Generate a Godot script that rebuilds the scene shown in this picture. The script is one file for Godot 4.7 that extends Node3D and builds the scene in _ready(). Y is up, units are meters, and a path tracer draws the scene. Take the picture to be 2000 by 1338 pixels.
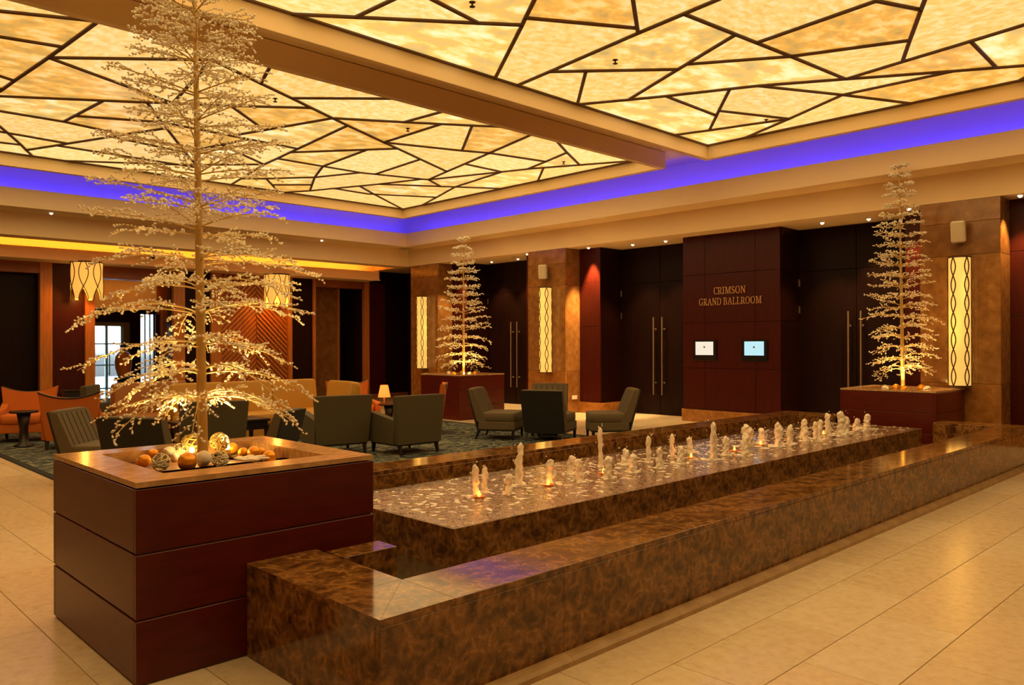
extends Node3D
# A hotel lobby: fountain, beaded trees in planters, lounge seating and a luminous panelled ceiling.
# Axes: +X runs along the fountain towards the ballroom doors, -Z towards the lounge wall, y up, metres.

var M := {}
var names := {}
var rng := RandomNumberGenerator.new()

func _ready():
	rng.seed = 7
	# ---- camera
	var cam := Camera3D.new(); cam.name = "camera"; add_child(cam)
	cam.position = Vector3(0, 1.6, 0)
	cam.rotation_degrees = Vector3(0.108, -44.15, -0.171)
	cam.fov = 46.82; cam.near = 0.05; cam.far = 200.0; cam.current = true
	# ---- sky (seen and let in only through the entrance glass) and exposure
	var we := WorldEnvironment.new(); we.name = "world_environment"; add_child(we)
	var env := Environment.new()
	var sky := Sky.new(); var sm := ProceduralSkyMaterial.new()
	sm.sky_top_color = Color(0.62, 0.8, 0.95); sm.sky_horizon_color = Color(0.9, 0.97, 1.0)
	sm.ground_bottom_color = Color(0.45, 0.47, 0.46); sm.ground_horizon_color = Color(0.85, 0.92, 0.95)
	sm.sky_energy_multiplier = 2.6; sm.ground_energy_multiplier = 1.0
	sky.sky_material = sm
	env.background_mode = Environment.BG_SKY; env.sky = sky
	env.tonemap_mode = Environment.TONE_MAPPER_LINEAR
	env.tonemap_exposure = 1.0
	env.sdfgi_enabled = true; env.ssao_enabled = true; env.ssil_enabled = true
	we.environment = env
	# ---- large area lights: the two luminous ceilings, the blue coves, the amber cove of the lounge
	area("luminous_ceiling_light", Vector3(5.6, 5.03, -12.62), Vector3(-90, 0, 0), Vector2(13.0, 7.8), Color(1.0, 0.84, 0.59), CEIL_E)
	area("luminous_ceiling_light", Vector3(5.6, 5.03, -3.62), Vector3(-90, 0, 0), Vector2(13.0, 7.8), Color(1.0, 0.84, 0.59), CEIL_E)
	area("blue_cove_light", Vector3(13.06, 4.47, -8.15), Vector3(50, -90, 0), Vector2(18.3, 0.05), Color(0.17, 0.15, 1.0), BLUE_E)
	area("blue_cove_light", Vector3(5.7, 4.47, -17.56), Vector3(50, 0, 0), Vector2(14.6, 0.05), Color(0.17, 0.15, 1.0), BLUE_E * 0.8)
	area("amber_cove_light", Vector3(5.1, 3.76, -19.28), Vector3(35, 0, 0), Vector2(16.0, 0.06), Color(1.0, 0.62, 0.2), AMBER_E)
	area("vestibule_cove_light", Vector3(7.3, 3.3, -23.4), Vector3(-50, 0, 0), Vector2(3.0, 0.1), Color(1.0, 0.6, 0.2), 0.6)
	materials()
	shell()
	ballroom_wall()
	lounge_wall()
	vestibule()
	luminous_ceilings()
	floor_tiles()
	fountain()
	planters_and_trees()
	ornaments()
	jets_and_candles()
	lounge_furniture()
	wall_fittings()
	ceiling_fittings()

const CEIL_E := 26.0
const BLUE_E := 9.5
const AMBER_E := 9.0

# ---------------------------------------------------------------- small helpers
func area(n: String, p: Vector3, rot: Vector3, size: Vector2, c: Color, e: float):
	var l := AreaLight3D.new(); l.name = n; l.position = p; l.rotation_degrees = rot; l.area_size = size
	l.light_color = c; l.light_energy = e; l.area_range = 40.0; l.area_attenuation = 2.0; l.shadow_enabled = true
	add_child(l, true)

func omni(n: String, p: Vector3, c: Color, e: float, size := 0.03):
	var l := OmniLight3D.new(); l.name = n; l.position = p; l.light_color = c; l.light_energy = e
	l.light_size = size; l.omni_range = 30.0; l.omni_attenuation = 2.0; l.shadow_enabled = true
	add_child(l, true)

func spot(n: String, p: Vector3, rot: Vector3, c: Color, e: float, ang: float):
	var l := SpotLight3D.new(); l.name = n; l.position = p; l.rotation_degrees = rot; l.light_color = c; l.light_energy = e
	l.spot_angle = ang; l.spot_angle_attenuation = 0.6; l.light_size = 0.03; l.spot_range = 30.0; l.spot_attenuation = 2.0; l.shadow_enabled = true
	add_child(l, true)

func numbered(n: String) -> String:
	var k: int = names.get(n, 0); names[n] = k + 1
	return n if k == 0 else "%s_%03d" % [n, k]

func S() -> SurfaceTool:
	var st := SurfaceTool.new(); st.begin(Mesh.PRIMITIVE_TRIANGLES); st.set_smooth_group(-1)
	return st

func bake(st: SurfaceTool) -> ArrayMesh:
	st.generate_normals()
	return st.commit()

func put(n: String, mesh: Mesh, m: Material, parent: Node = null, p := Vector3.ZERO) -> MeshInstance3D:
	var o := MeshInstance3D.new(); o.mesh = mesh; o.material_override = null
	for i in mesh.get_surface_count(): o.set_surface_override_material(i, m)
	o.position = p
	if parent == null:
		o.name = numbered(n); add_child(o)
	else:
		o.name = n; parent.add_child(o, true)
	return o

func obj(n: String, st: SurfaceTool, m: Material, parent: Node = null, p := Vector3.ZERO) -> MeshInstance3D:
	return put(n, bake(st), m, parent, p)

func thing(n: String, label: String, cat: String, at := Vector3.ZERO, turn := 0.0, group := "") -> Node3D:
	var o := Node3D.new(); o.name = numbered(n); o.position = at; o.rotation.y = turn; add_child(o)
	tag(o, label, cat, group)
	return o

func tag(o: Node, label: String, cat: String, group := ""):
	o.set_meta("label", label); o.set_meta("category", cat)
	if group != "": o.set_meta("group", group)

func struct_node(n: String, label: String, cat: String) -> Node3D:
	var o := Node3D.new(); o.name = n; add_child(o); o.set_meta("kind", "structure"); tag(o, label, cat)
	return o

func copy(src: Node3D, n: String, label: String, at: Vector3, turn: float) -> Node3D:
	var r: Node3D = src.duplicate(); r.name = numbered(n); add_child(r); r.position = at; r.rotation.y = turn
	r.set_meta("label", label)
	return r

func facing(fx: float, fz: float) -> float:
	return atan2(-fx, -fz)

func ordinal(k: int) -> String:
	return ["first", "second", "third", "fourth", "fifth", "sixth", "seventh", "eighth", "ninth", "tenth", "eleventh", "twelfth", "thirteenth", "fourteenth", "fifteenth", "sixteenth", "seventeenth", "eighteenth", "nineteenth", "twentieth", "twenty-first"][k]

# ---------------------------------------------------------------- mesh helpers
func poly(st: SurfaceTool, pts: Array, out: Vector3):
	var n: Vector3 = Vector3.ZERO
	for i in pts.size():
		var a: Vector3 = pts[i]; var b: Vector3 = pts[(i + 1) % pts.size()]
		n += a.cross(b)
	var q := pts
	if n.dot(out) < 0.0:
		q = pts.duplicate(); q.reverse()
	for i in range(1, q.size() - 1):
		st.add_vertex(q[0]); st.add_vertex(q[i + 1]); st.add_vertex(q[i])

func box(st: SurfaceTool, c: Vector3, s: Vector3, b := 0.004, xf := Transform3D()):
	var h := s * 0.5
	b = minf(b, minf(h.x, minf(h.y, h.z)) * 0.8)
	var pt := func(sx: float, sy: float, sz: float, k: int) -> Vector3:
		var v := Vector3(sx * (h.x - (b if k != 0 else 0.0)), sy * (h.y - (b if k != 1 else 0.0)), sz * (h.z - (b if k != 2 else 0.0)))
		return xf * (c + v)
	var B := xf.basis
	for k in 3:
		for s0 in [-1.0, 1.0]:
			var ps := []
			for uv in [[-1.0, -1.0], [1.0, -1.0], [1.0, 1.0], [-1.0, 1.0]]:
				var g := [0.0, 0.0, 0.0]; g[k] = s0; g[(k + 1) % 3] = uv[0]; g[(k + 2) % 3] = uv[1]
				ps.append(pt.call(g[0], g[1], g[2], k))
			var o := Vector3.ZERO; o[k] = s0
			poly(st, ps, B * o)
	if b <= 0.0: return
	for k in 3:
		var i := (k + 1) % 3; var j := (k + 2) % 3
		for si in [-1.0, 1.0]:
			for sj in [-1.0, 1.0]:
				var g0 := [0.0, 0.0, 0.0]; g0[i] = si; g0[j] = sj
				var g1 := g0.duplicate(); g0[k] = -1.0; g1[k] = 1.0
				var o := Vector3.ZERO; o[i] = si; o[j] = sj
				poly(st, [pt.call(g0[0], g0[1], g0[2], i), pt.call(g1[0], g1[1], g1[2], i), pt.call(g1[0], g1[1], g1[2], j), pt.call(g0[0], g0[1], g0[2], j)], B * o)
	for sx in [-1.0, 1.0]:
		for sy in [-1.0, 1.0]:
			for sz in [-1.0, 1.0]:
				poly(st, [pt.call(sx, sy, sz, 0), pt.call(sx, sy, sz, 1), pt.call(sx, sy, sz, 2)], B * Vector3(sx, sy, sz))

func bx(x0: float, x1: float, y0: float, y1: float, z0: float, z1: float, b := 0.004) -> SurfaceTool:
	var st := S()
	addb(st, x0, x1, y0, y1, z0, z1, b)
	return st

func addb(st: SurfaceTool, x0: float, x1: float, y0: float, y1: float, z0: float, z1: float, b := 0.004):
	box(st, Vector3((x0 + x1) * 0.5, (y0 + y1) * 0.5, (z0 + z1) * 0.5), Vector3(absf(x1 - x0), absf(y1 - y0), absf(z1 - z0)), b)

func lathe(st: SurfaceTool, prof: Array, n: int, xf := Transform3D(), smooth := true):
	if smooth: st.set_smooth_group(0)
	for i in prof.size() - 1:
		for j in n:
			var a0 := TAU * j / n; var a1 := TAU * (j + 1) / n
			var p: Vector2 = prof[i]; var q: Vector2 = prof[i + 1]
			var A := xf * Vector3(p.x * cos(a1), p.y, p.x * sin(a1)); var Bp := xf * Vector3(p.x * cos(a0), p.y, p.x * sin(a0))
			var Cp := xf * Vector3(q.x * cos(a0), q.y, q.x * sin(a0)); var D := xf * Vector3(q.x * cos(a1), q.y, q.x * sin(a1))
			if p.x > 1e-5:
				st.add_vertex(A); st.add_vertex(Cp); st.add_vertex(Bp)
			if q.x > 1e-5:
				st.add_vertex(A); st.add_vertex(D); st.add_vertex(Cp)
	st.set_smooth_group(-1)

func tube(st: SurfaceTool, pts: Array, radii: Array, n: int, cap := false):
	st.set_smooth_group(0)
	var rings := []
	var u := Vector3.ZERO
	for i in pts.size():
		var t: Vector3 = (pts[mini(i + 1, pts.size() - 1)] - pts[maxi(i - 1, 0)]).normalized()
		if i == 0:
			u = t.cross(Vector3.UP if absf(t.y) < 0.9 else Vector3.RIGHT).normalized()
		else:
			u = (u - t * u.dot(t)).normalized()
		var v := t.cross(u)
		var ring := []
		for j in n:
			var a := TAU * j / n
			ring.append(pts[i] + (u * cos(a) + v * sin(a)) * radii[i])
		rings.append(ring)
	for i in pts.size() - 1:
		for j in n:
			var k := (j + 1) % n
			var a: Vector3 = rings[i][j]; var b: Vector3 = rings[i][k]; var c: Vector3 = rings[i + 1][k]; var d: Vector3 = rings[i + 1][j]
			st.add_vertex(a); st.add_vertex(c); st.add_vertex(b)
			st.add_vertex(a); st.add_vertex(d); st.add_vertex(c)
	st.set_smooth_group(-1)
	if cap:
		poly(st, rings[0], pts[0] - pts[1]); poly(st, rings[-1], pts[-1] - pts[-2])

func prism(st: SurfaceTool, p2: PackedVector2Array, z0: float, z1: float, xf := Transform3D()):
	var tri := Geometry2D.triangulate_polygon(p2)
	for i in range(0, tri.size(), 3):
		for z in [z0, z1]:
			var f := []
			for k in 3: f.append(xf * Vector3(p2[tri[i + k]].x, p2[tri[i + k]].y, z))
			poly(st, f, xf.basis * Vector3(0, 0, -1.0 if z == minf(z0, z1) else 1.0))
	var cw := Geometry2D.is_polygon_clockwise(p2)
	for i in p2.size():
		var a := p2[i]; var b := p2[(i + 1) % p2.size()]
		var o := Vector3(b.y - a.y, a.x - b.x, 0.0) * (-1.0 if cw else 1.0)
		poly(st, [xf * Vector3(a.x, a.y, z0), xf * Vector3(b.x, b.y, z0), xf * Vector3(b.x, b.y, z1), xf * Vector3(a.x, a.y, z1)], xf.basis * o)

func ball(st: SurfaceTool, c: Vector3, r: Vector3, n := 20, m := 12):
	var prof := []
	for i in m + 1:
		var a := -PI * 0.5 + PI * i / m
		prof.append(Vector2(maxf(cos(a), 0.0), sin(a)))
	prof[0].x = 0.0; prof[m].x = 0.0
	lathe(st, prof, n, Transform3D(Basis.from_scale(r), c))

# cushion: a box with strongly rounded, slightly bulging faces
func cushion(st: SurfaceTool, c: Vector3, s: Vector3, e := 0.25, xf := Transform3D(), n := 14, m := 10):
	st.set_smooth_group(0)
	var sp := func(v: float, p: float) -> float: return signf(v) * pow(absf(v), p)
	var g := []
	for i in m + 1:
		var row := []
		var a := -PI * 0.5 + PI * i / m
		for j in n * 2:
			var t := TAU * (j + 0.5) / (n * 2)
			row.append(xf * (c + Vector3(sp.call(cos(a), e) * sp.call(cos(t), e) * s.x * 0.5, sp.call(sin(a), e) * s.y * 0.5, sp.call(cos(a), e) * sp.call(sin(t), e) * s.z * 0.5)))
		g.append(row)
	for i in m:
		for j in n * 2:
			var k := (j + 1) % (n * 2)
			var A: Vector3 = g[i][k]; var B: Vector3 = g[i][j]; var C: Vector3 = g[i + 1][j]; var D: Vector3 = g[i + 1][k]
			st.add_vertex(A); st.add_vertex(C); st.add_vertex(B)
			st.add_vertex(A); st.add_vertex(D); st.add_vertex(C)
	st.set_smooth_group(-1)

# ---------------------------------------------------------------- materials
func ntex(seed_: int, freq: float, ramp: Array, size := 512, ridged := false, warp := 0.0, octaves := 4, as_normal := false, bump := 6.0, cell := false, gain := 0.5) -> NoiseTexture2D:
	var f := FastNoiseLite.new(); f.seed = seed_; f.frequency = freq
	f.noise_type = FastNoiseLite.TYPE_CELLULAR if cell else FastNoiseLite.TYPE_SIMPLEX_SMOOTH
	if cell: f.cellular_return_type = FastNoiseLite.RETURN_DISTANCE2_SUB
	f.fractal_type = FastNoiseLite.FRACTAL_RIDGED if ridged else FastNoiseLite.FRACTAL_FBM
	f.fractal_octaves = octaves; f.fractal_gain = gain
	if warp > 0.0:
		f.domain_warp_enabled = true; f.domain_warp_amplitude = warp; f.domain_warp_frequency = freq * 0.9; f.domain_warp_fractal_octaves = 3
	var t := NoiseTexture2D.new(); t.width = size; t.height = size; t.seamless = true; t.noise = f; t.normalize = true
	if as_normal:
		t.as_normal_map = true; t.bump_strength = bump
	elif not ramp.is_empty():
		var g := Gradient.new(); var o := PackedFloat32Array(); var cs := PackedColorArray()
		for r in ramp:
			o.append(r[0]); cs.append(r[1])
		g.offsets = o; g.colors = cs; t.color_ramp = g
	return t

func rgb8(r: float, g: float, b: float) -> Color: return Color(r / 255.0, g / 255.0, b / 255.0)

func mat(n: String, c: Color, rough := 0.6, metal := 0.0, tex: Texture2D = null, scale := Vector3.ONE, world := true) -> StandardMaterial3D:
	var m := StandardMaterial3D.new(); m.resource_name = n; m.albedo_color = c; m.roughness = rough; m.metallic = metal
	if tex:
		m.albedo_texture = tex; m.uv1_triplanar = true; m.uv1_world_triplanar = world; m.uv1_scale = scale; m.uv1_triplanar_sharpness = 8.0
	M[n] = m
	return m

func materials():
	var W := Color.WHITE
	mat("paint", rgb8(242, 216, 172), 0.75)
	mat("cove_paint", rgb8(235, 232, 228), 0.8)
	mat("frame_paint", rgb8(230, 200, 152), 0.7)
	mat("lead", rgb8(96, 62, 26), 0.55)
	# dark brown marble with tan veins
	var vein := ntex(11, 0.011, [[0.0, rgb8(62, 42, 26)], [0.3, rgb8(104, 74, 46)], [0.55, rgb8(134, 96, 60)], [0.74, rgb8(150, 110, 72)], [0.88, rgb8(162, 122, 82)], [0.96, rgb8(190, 152, 112)], [1.0, rgb8(222, 194, 158)]], 1024, true, 46.0, 4, false, 6.0, false, 0.52)
	var blot := ntex(12, 0.011, [[0.0, rgb8(120, 106, 92)], [0.35, rgb8(196, 186, 172)], [0.65, rgb8(250, 242, 228)], [1.0, rgb8(255, 255, 250)]], 512, false, 34.0, 6, false, 6.0, false, 0.62)
	var md := mat("marble_dark", rgb8(255, 250, 222), 0.1, 0.0, vein, Vector3(0.8, 0.8, 0.8))
	md.detail_enabled = true; md.detail_albedo = blot; md.detail_blend_mode = BaseMaterial3D.BLEND_MODE_MUL; md.detail_uv_layer = BaseMaterial3D.DETAIL_UV_1
	mat("marble_dark_soffit", rgb8(150, 138, 124), 0.12, 0.0, vein, Vector3(0.8, 0.8, 0.8))
	# golden brown marble of the pillars
	var gold := ntex(21, 0.008, [[0.0, rgb8(140, 102, 60)], [0.4, rgb8(160, 120, 74)], [0.75, rgb8(174, 134, 86)], [0.95, rgb8(190, 150, 102)], [1.0, rgb8(214, 180, 134)]], 1024, false, 40.0, 6, false, 6.0, false, 0.6)
	mat("marble_gold", rgb8(232, 214, 190), 0.16, 0.0, gold, Vector3(0.55, 0.55, 0.55))
	mat("marble_gold_b", rgb8(214, 194, 168), 0.16, 0.0, gold, Vector3(0.43, 0.43, 0.43))
	mat("marble_base", rgb8(248, 222, 180), 0.2, 0.0, gold, Vector3(0.7, 0.7, 0.7))
	mat("rim_stone", rgb8(255, 236, 206), 0.14, 0.0, ntex(24, 0.02, [[0.0, rgb8(164, 132, 102)], [0.5, rgb8(194, 164, 130)], [1.0, rgb8(222, 196, 160)]], 512, false, 20.0, 5), Vector3(0.7, 0.7, 2.6))
	mat("kerb_stone", rgb8(190, 160, 118), 0.35, 0.0, ntex(23, 0.02, [[0.0, rgb8(214, 200, 180)], [1.0, rgb8(255, 250, 240)]], 256), Vector3(1, 1, 1))
	# cream floor stone
	var cream := ntex(31, 0.02, [[0.0, rgb8(206, 186, 154)], [0.4, rgb8(219, 200, 170)], [0.8, rgb8(226, 208, 180)], [1.0, rgb8(234, 218, 192)]], 512, false, 20.0, 6, false, 6.0, false, 0.65)
	for k in 3:
		mat("tile%d" % k, [rgb8(255, 252, 248), rgb8(246, 240, 232), rgb8(252, 244, 234)][k], 0.24, 0.0, cream, Vector3(0.9, 0.9, 0.9) * (1.0 + 0.13 * k))
	mat("grout", rgb8(150, 122, 84), 0.6)
	# mahogany
	var grain := ntex(41, 0.012, [[0.0, rgb8(214, 204, 198)], [0.5, rgb8(238, 232, 228)], [1.0, rgb8(255, 252, 250)]], 512, false, 8.0, 5)
	var mh := mat("mahogany", rgb8(70, 21, 12), 0.34, 0.0, grain, Vector3(2.2, 0.22, 2.2)); mh.metallic_specular = 0.32
	var mp := mat("mahogany_planter", rgb8(92, 24, 12), 0.3, 0.0, grain, Vector3(0.5, 2.6, 0.5)); mp.metallic_specular = 0.45
	mat("mahogany_dark", rgb8(36, 14, 10), 0.36, 0.0, grain, Vector3(2.0, 0.2, 2.0))
	mat("mahogany_door", rgb8(30, 13, 10), 0.38, 0.0, grain, Vector3(1.6, 0.2, 1.6))
	M.mahogany_dark.metallic_specular = 0.25; M.mahogany_door.metallic_specular = 0.25
	mat("shadow_gap", rgb8(120, 70, 46), 0.5)
	mat("black_wood", rgb8(30, 19, 15), 0.35, 0.0, grain, Vector3(2, 0.3, 2), false)
	mat("amber_wood", rgb8(196, 124, 52), 0.35, 0.0, grain, Vector3(2.4, 0.3, 2.4))
	mat("amber_wood_dark", rgb8(156, 86, 34), 0.38, 0.0, grain, Vector3(0.4, 2.4, 2.4))
	# carpet
	var cp := ntex(51, 0.012, [[0.0, rgb8(8, 18, 28)], [0.3, rgb8(14, 32, 46)], [0.42, rgb8(30, 54, 68)], [0.47, rgb8(136, 134, 110)], [0.55, rgb8(160, 150, 116)], [0.6, rgb8(34, 60, 74)], [0.7, rgb8(18, 38, 52)], [0.78, rgb8(120, 122, 104)], [1.0, rgb8(40, 64, 76)]], 1024, false, 40.0, 2)
	mat("carpet", rgb8(235, 235, 230), 0.95, 0.0, cp, Vector3(0.2, 0.6, 0.5))
	mat("carpet_border", rgb8(30, 32, 34), 0.95)
	# upholstery
	var weave := ntex(61, 0.12, [[0.0, rgb8(190, 186, 180)], [1.0, rgb8(255, 255, 255)]], 256, false, 0.0, 2)
	for f in [["olive_fabric", rgb8(86, 75, 48)], ["gray_fabric", rgb8(106, 90, 64)], ["charcoal_fabric", rgb8(30, 27, 25)], ["orange_fabric", rgb8(216, 112, 24)], ["gold_leather", rgb8(206, 150, 48)], ["amber_leather", rgb8(164, 98, 26)]]:
		var m := mat(f[0], f[1], 0.8 if not f[0].ends_with("leather") else 0.5, 0.0, weave, Vector3(7, 7, 7), false)
		m.rim_enabled = true; m.rim = 0.25; m.rim_tint = 0.6
	mat("gray_stripe", rgb8(66, 56, 42), 0.85)
	mat("black_leg", rgb8(22, 15, 12), 0.35)
	# metals and small things
	mat("steel", rgb8(196, 176, 160), 0.28, 0.9)
	mat("bronze_wire", rgb8(58, 38, 16), 0.5, 0.3)
	mat("gold_trunk", rgb8(204, 166, 92), 0.38, 0.25)
	mat("twig", rgb8(196, 162, 96), 0.4, 0.3)
	var bd := mat("bead", rgb8(255, 246, 226), 0.2, 0.03); bd.backlight_enabled = true; bd.backlight = Color(0.5, 0.46, 0.36); bd.metallic_specular = 0.8
	mat("gold_ball", rgb8(240, 162, 44), 0.3, 0.55)
	mat("wicker", rgb8(214, 186, 116), 0.5, 0.15)
	mat("silver_wicker", rgb8(220, 210, 180), 0.4, 0.25)
	mat("silver_ball", rgb8(232, 222, 206), 0.22, 0.6)
	mat("white_feather", rgb8(244, 232, 214), 0.7)
	mat("soil", rgb8(150, 112, 72), 0.7, 0.0, gold, Vector3(0.9, 0.9, 0.9))
	mat("white_plastic", rgb8(232, 222, 204), 0.5)
	mat("black_plastic", rgb8(12, 12, 13), 0.3)
	mat("letter_metal", rgb8(200, 150, 100), 0.45, 0.3)
	mat("candle_wax", rgb8(232, 120, 50), 0.5)
	# water
	var wt := mat("water", Color(0.9, 0.86, 0.8, 0.06), 0.03); wt.transparency = BaseMaterial3D.TRANSPARENCY_ALPHA
	wt.normal_enabled = true; wt.normal_texture = ntex(81, 0.02, [], 512, false, 10.0, 3, true, 9.0); wt.normal_scale = 1.0; wt.uv1_triplanar = true; wt.uv1_world_triplanar = true; wt.uv1_scale = Vector3(1.4, 1.4, 1.4)
	var mw := mat("moat_water", Color(0.4, 0.36, 0.28, 0.25), 0.04); mw.transparency = BaseMaterial3D.TRANSPARENCY_ALPHA
	var fm := mat("froth", Color(0.99, 0.94, 0.87, 0.8), 0.35); fm.transparency = BaseMaterial3D.TRANSPARENCY_ALPHA
	var gl := mat("glass", Color(0.92, 0.97, 1.0, 0.08), 0.02); gl.transparency = BaseMaterial3D.TRANSPARENCY_ALPHA
	mat("basin_marble", rgb8(255, 232, 200), 0.15, 0.0, vein, Vector3(0.8, 0.8, 0.8))
	# glowing things
	glow("cove_blue", Color(0.3, 0.26, 1.0), 1.0)
	glow("cove_amber", Color(1.0, 0.68, 0.22), 1.0)
	glow("sconce_glow", rgb8(255, 202, 104), 0.72)
	glow("lantern_glow", rgb8(255, 188, 84), 0.78)
	glow("downlight_glow", rgb8(255, 232, 190), 2.2)
	glow("flame_glow", rgb8(255, 190, 84), 2.2)
	glow("bulb_glow", rgb8(255, 236, 180), 4.0)
	glow("lamp_glow", rgb8(255, 150, 60), 0.9)
	glow("screen_gray", rgb8(196, 204, 202), 0.95)
	glow("screen_blue", rgb8(150, 204, 232), 1.0)
	# onyx panes: cream to amber, streaked and mottled, lit from behind
	var streak := ntex(91, 0.016, [[0.0, rgb8(226, 174, 88)], [0.3, rgb8(243, 204, 120)], [0.5, rgb8(248, 218, 140)], [0.72, rgb8(254, 236, 180)], [1.0, rgb8(255, 250, 222)]], 1024, false, 14.0, 7, false, 6.0, false, 0.66)
	var cloud := ntex(92, 0.0055, [[0.0, rgb8(172, 158, 98)], [0.26, rgb8(204, 184, 120)], [0.4, rgb8(236, 188, 98)], [0.52, rgb8(248, 212, 128)], [0.7, rgb8(254, 236, 180)], [1.0, rgb8(255, 249, 218)]], 1024, false, 16.0, 7, false, 6.0, false, 0.62)
	for k in 6:
		var m := mat("pane%d" % k, rgb8(230, 200, 140), 0.35)
		m.emission_enabled = true; m.emission_operator = BaseMaterial3D.EMISSION_OP_MULTIPLY
		m.emission = [rgb8(255, 252, 242), rgb8(255, 250, 236), rgb8(255, 244, 222), rgb8(255, 232, 192), rgb8(252, 246, 226), rgb8(255, 251, 240)][k]
		m.emission_energy_multiplier = [1.0, 0.98, 0.93, 0.88, 0.9, 1.06][k]
		m.emission_texture = streak if k % 2 == 0 else cloud
		m.uv1_triplanar = true; m.uv1_world_triplanar = true
		m.uv1_scale = [Vector3(0.34, 1, 0.52), Vector3(0.3, 1, 0.4), Vector3(0.42, 1, 0.3), Vector3(0.36, 1, 0.5), Vector3(0.28, 1, 0.44), Vector3(0.22, 1, 0.36)][k]
		m.uv1_offset = Vector3(0.13 * k, 0, 0.29 * k)

func glow(n: String, c: Color, e: float):
	var m := mat(n, c, 0.5); m.emission_enabled = true; m.emission = c; m.emission_energy_multiplier = e

# ---------------------------------------------------------------- room shell
func shell():
	var fl := struct_node("floor", "polished cream stone tile floor of the lobby", "floor")
	obj("slab", bx(-6.3, 15.0, -0.25, -0.006, -25.0, 8.3, 0.0), M.grout, fl)
	var ce := struct_node("ceiling", "tan plaster ceiling above the two lit panels", "ceiling")
	obj("slab", bx(-6.3, 15.0, 5.16, 5.4, -20.3, 8.3, 0.0), M.frame_paint, ce)
	var wr := struct_node("wall_right", "plain tan wall on the near side of the lobby", "wall")
	obj("plaster", bx(-6.3, 15.0, -0.02, 5.3, 8.0, 8.3, 0.0), M.paint, wr)
	var wn := struct_node("wall_near", "plain tan wall behind the viewer", "wall")
	obj("plaster", bx(-6.3, -6.0, -0.02, 5.3, -25.0, 8.3, 0.0), M.paint, wn)
	# tray edge along the ballroom wall
	var t := struct_node("trim_1", "stepped tan cornice with a blue cove above the ballroom doors", "cornice")
	obj("lip", bx(12.9, 13.01, 4.247, 4.61, -17.51, 1.2, 0.006), M.paint, t)
	obj("shelf", bx(13.0, 13.55, 4.248, 4.3, -18.0, 8.0, 0.0), M.paint, t)
	obj("cove_wall", bx(13.38, 13.6, 4.29, 5.17, -18.2, 8.0, 0.0), M.cove_paint, t)
	obj("fascia", bx(13.5, 13.62, 3.8, 4.27, -18.1, 8.0, 0.003), M.paint, t)
	obj("soffit", bx(13.6, 15.0, 3.801, 3.9, -20.2, 8.0, 0.0), M.paint, t)
	obj("led_strip", bx(13.04, 13.08, 4.44, 4.46, -17.3, 1.0, 0.002), M.cove_blue, t)
	# tray edge along the lounge
	t = struct_node("trim_2", "stepped tan cornice with a blue cove above the lounge", "cornice")
	obj("lip", bx(-1.7, 12.905, 4.247, 4.61, -17.51, -17.4, 0.006), M.paint, t)
	obj("shelf", bx(-6.0, 13.3, 4.248, 4.3, -18.15, -17.5, 0.0), M.paint, t)
	obj("cove_wall", bx(-6.0, 13.5, 4.29, 5.17, -18.2, -17.88, 0.0), M.cove_paint, t)
	obj("fascia", bx(-6.0, 13.505, 3.79, 4.27, -18.2, -18.1, 0.003), M.paint, t)
	obj("soffit", bx(-6.0, 13.45, 3.791, 3.86, -18.6, -18.18, 0.0), M.paint, t)
	obj("led_strip", bx(-1.5, 12.8, 4.44, 4.46, -17.58, -17.54, 0.002), M.cove_blue, t)
	# tray edges behind the viewer
	t = struct_node("trim_3", "tan cornice on the near sides of the ceiling tray", "cornice")
	obj("near_soffit", bx(-6.0, -1.7, 4.247, 4.4, -17.4, 8.0, 0.0), M.paint, t)
	obj("near_lip", bx(-1.81, -1.7, 4.247, 4.61, -17.4, 1.2, 0.004), M.paint, t)
	obj("right_soffit", bx(-1.7, 13.0, 4.247, 4.4, 1.2, 8.0, 0.0), M.paint, t)
	obj("right_lip", bx(-1.7, 12.9, 4.247, 4.61, 1.2, 1.31, 0.004), M.paint, t)
	# amber cove slot over the lounge
	t = struct_node("trim_4", "amber lit cove slot and tan bulkhead over the lounge wall", "cornice")
	obj("cove_top", bx(-6.0, 13.6, 4.2, 4.26, -20.2, -18.15, 0.0), M.paint, t)
	obj("cove_end", bx(13.45, 13.61, 3.79, 4.24, -19.72, -18.15, 0.0), M.paint, t)
	obj("cove_back", bx(-6.0, 13.6, 3.69, 4.22, -20.2, -19.7, 0.0), M.paint, t)
	obj("led_strip", bx(-2.8, 13.0, 3.702, 3.72, -19.32, -19.29, 0.002), M.cove_amber, t)
	obj("bulkhead", bx(-6.0, 13.2, 3.45, 3.7, -20.2, -19.1, 0.005), M.paint, t)
	obj("bulkhead_bead", bx(-6.0, 13.22, 3.44, 3.472, -19.13, -19.07, 0.008), M.paint, t)

	

# ---------------------------------------------------------------- ballroom wall
func marble_pillar(n: String, z0: float, z1: float, label: String):
	var p := struct_node(n, label, "pillar")
	obj("core", bx(13.54, 14.74, 0.0, 3.8, z0 + 0.04, z1 - 0.04, 0.0), M.marble_gold, p)
	var ys := [0.0, 0.97, 2.95, 3.46, 3.8]
	for k in 4:
		var a: float = ys[k] + 0.002; var b: float = ys[k + 1] - 0.002
		obj("slab", bx(13.5, 13.545, a, b, z0, z1, 0.003), M.marble_base if k == 0 else M.marble_gold if k != 2 else M.marble_gold_b, p)
		obj("slab", bx(13.547, 14.74, a, b, z1 - 0.045, z1, 0.003), M.marble_gold_b if k != 1 else M.marble_gold, p)
		obj("slab", bx(13.547, 14.74, a, b, z0, z0 + 0.045, 0.003), M.marble_gold_b, p)

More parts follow.
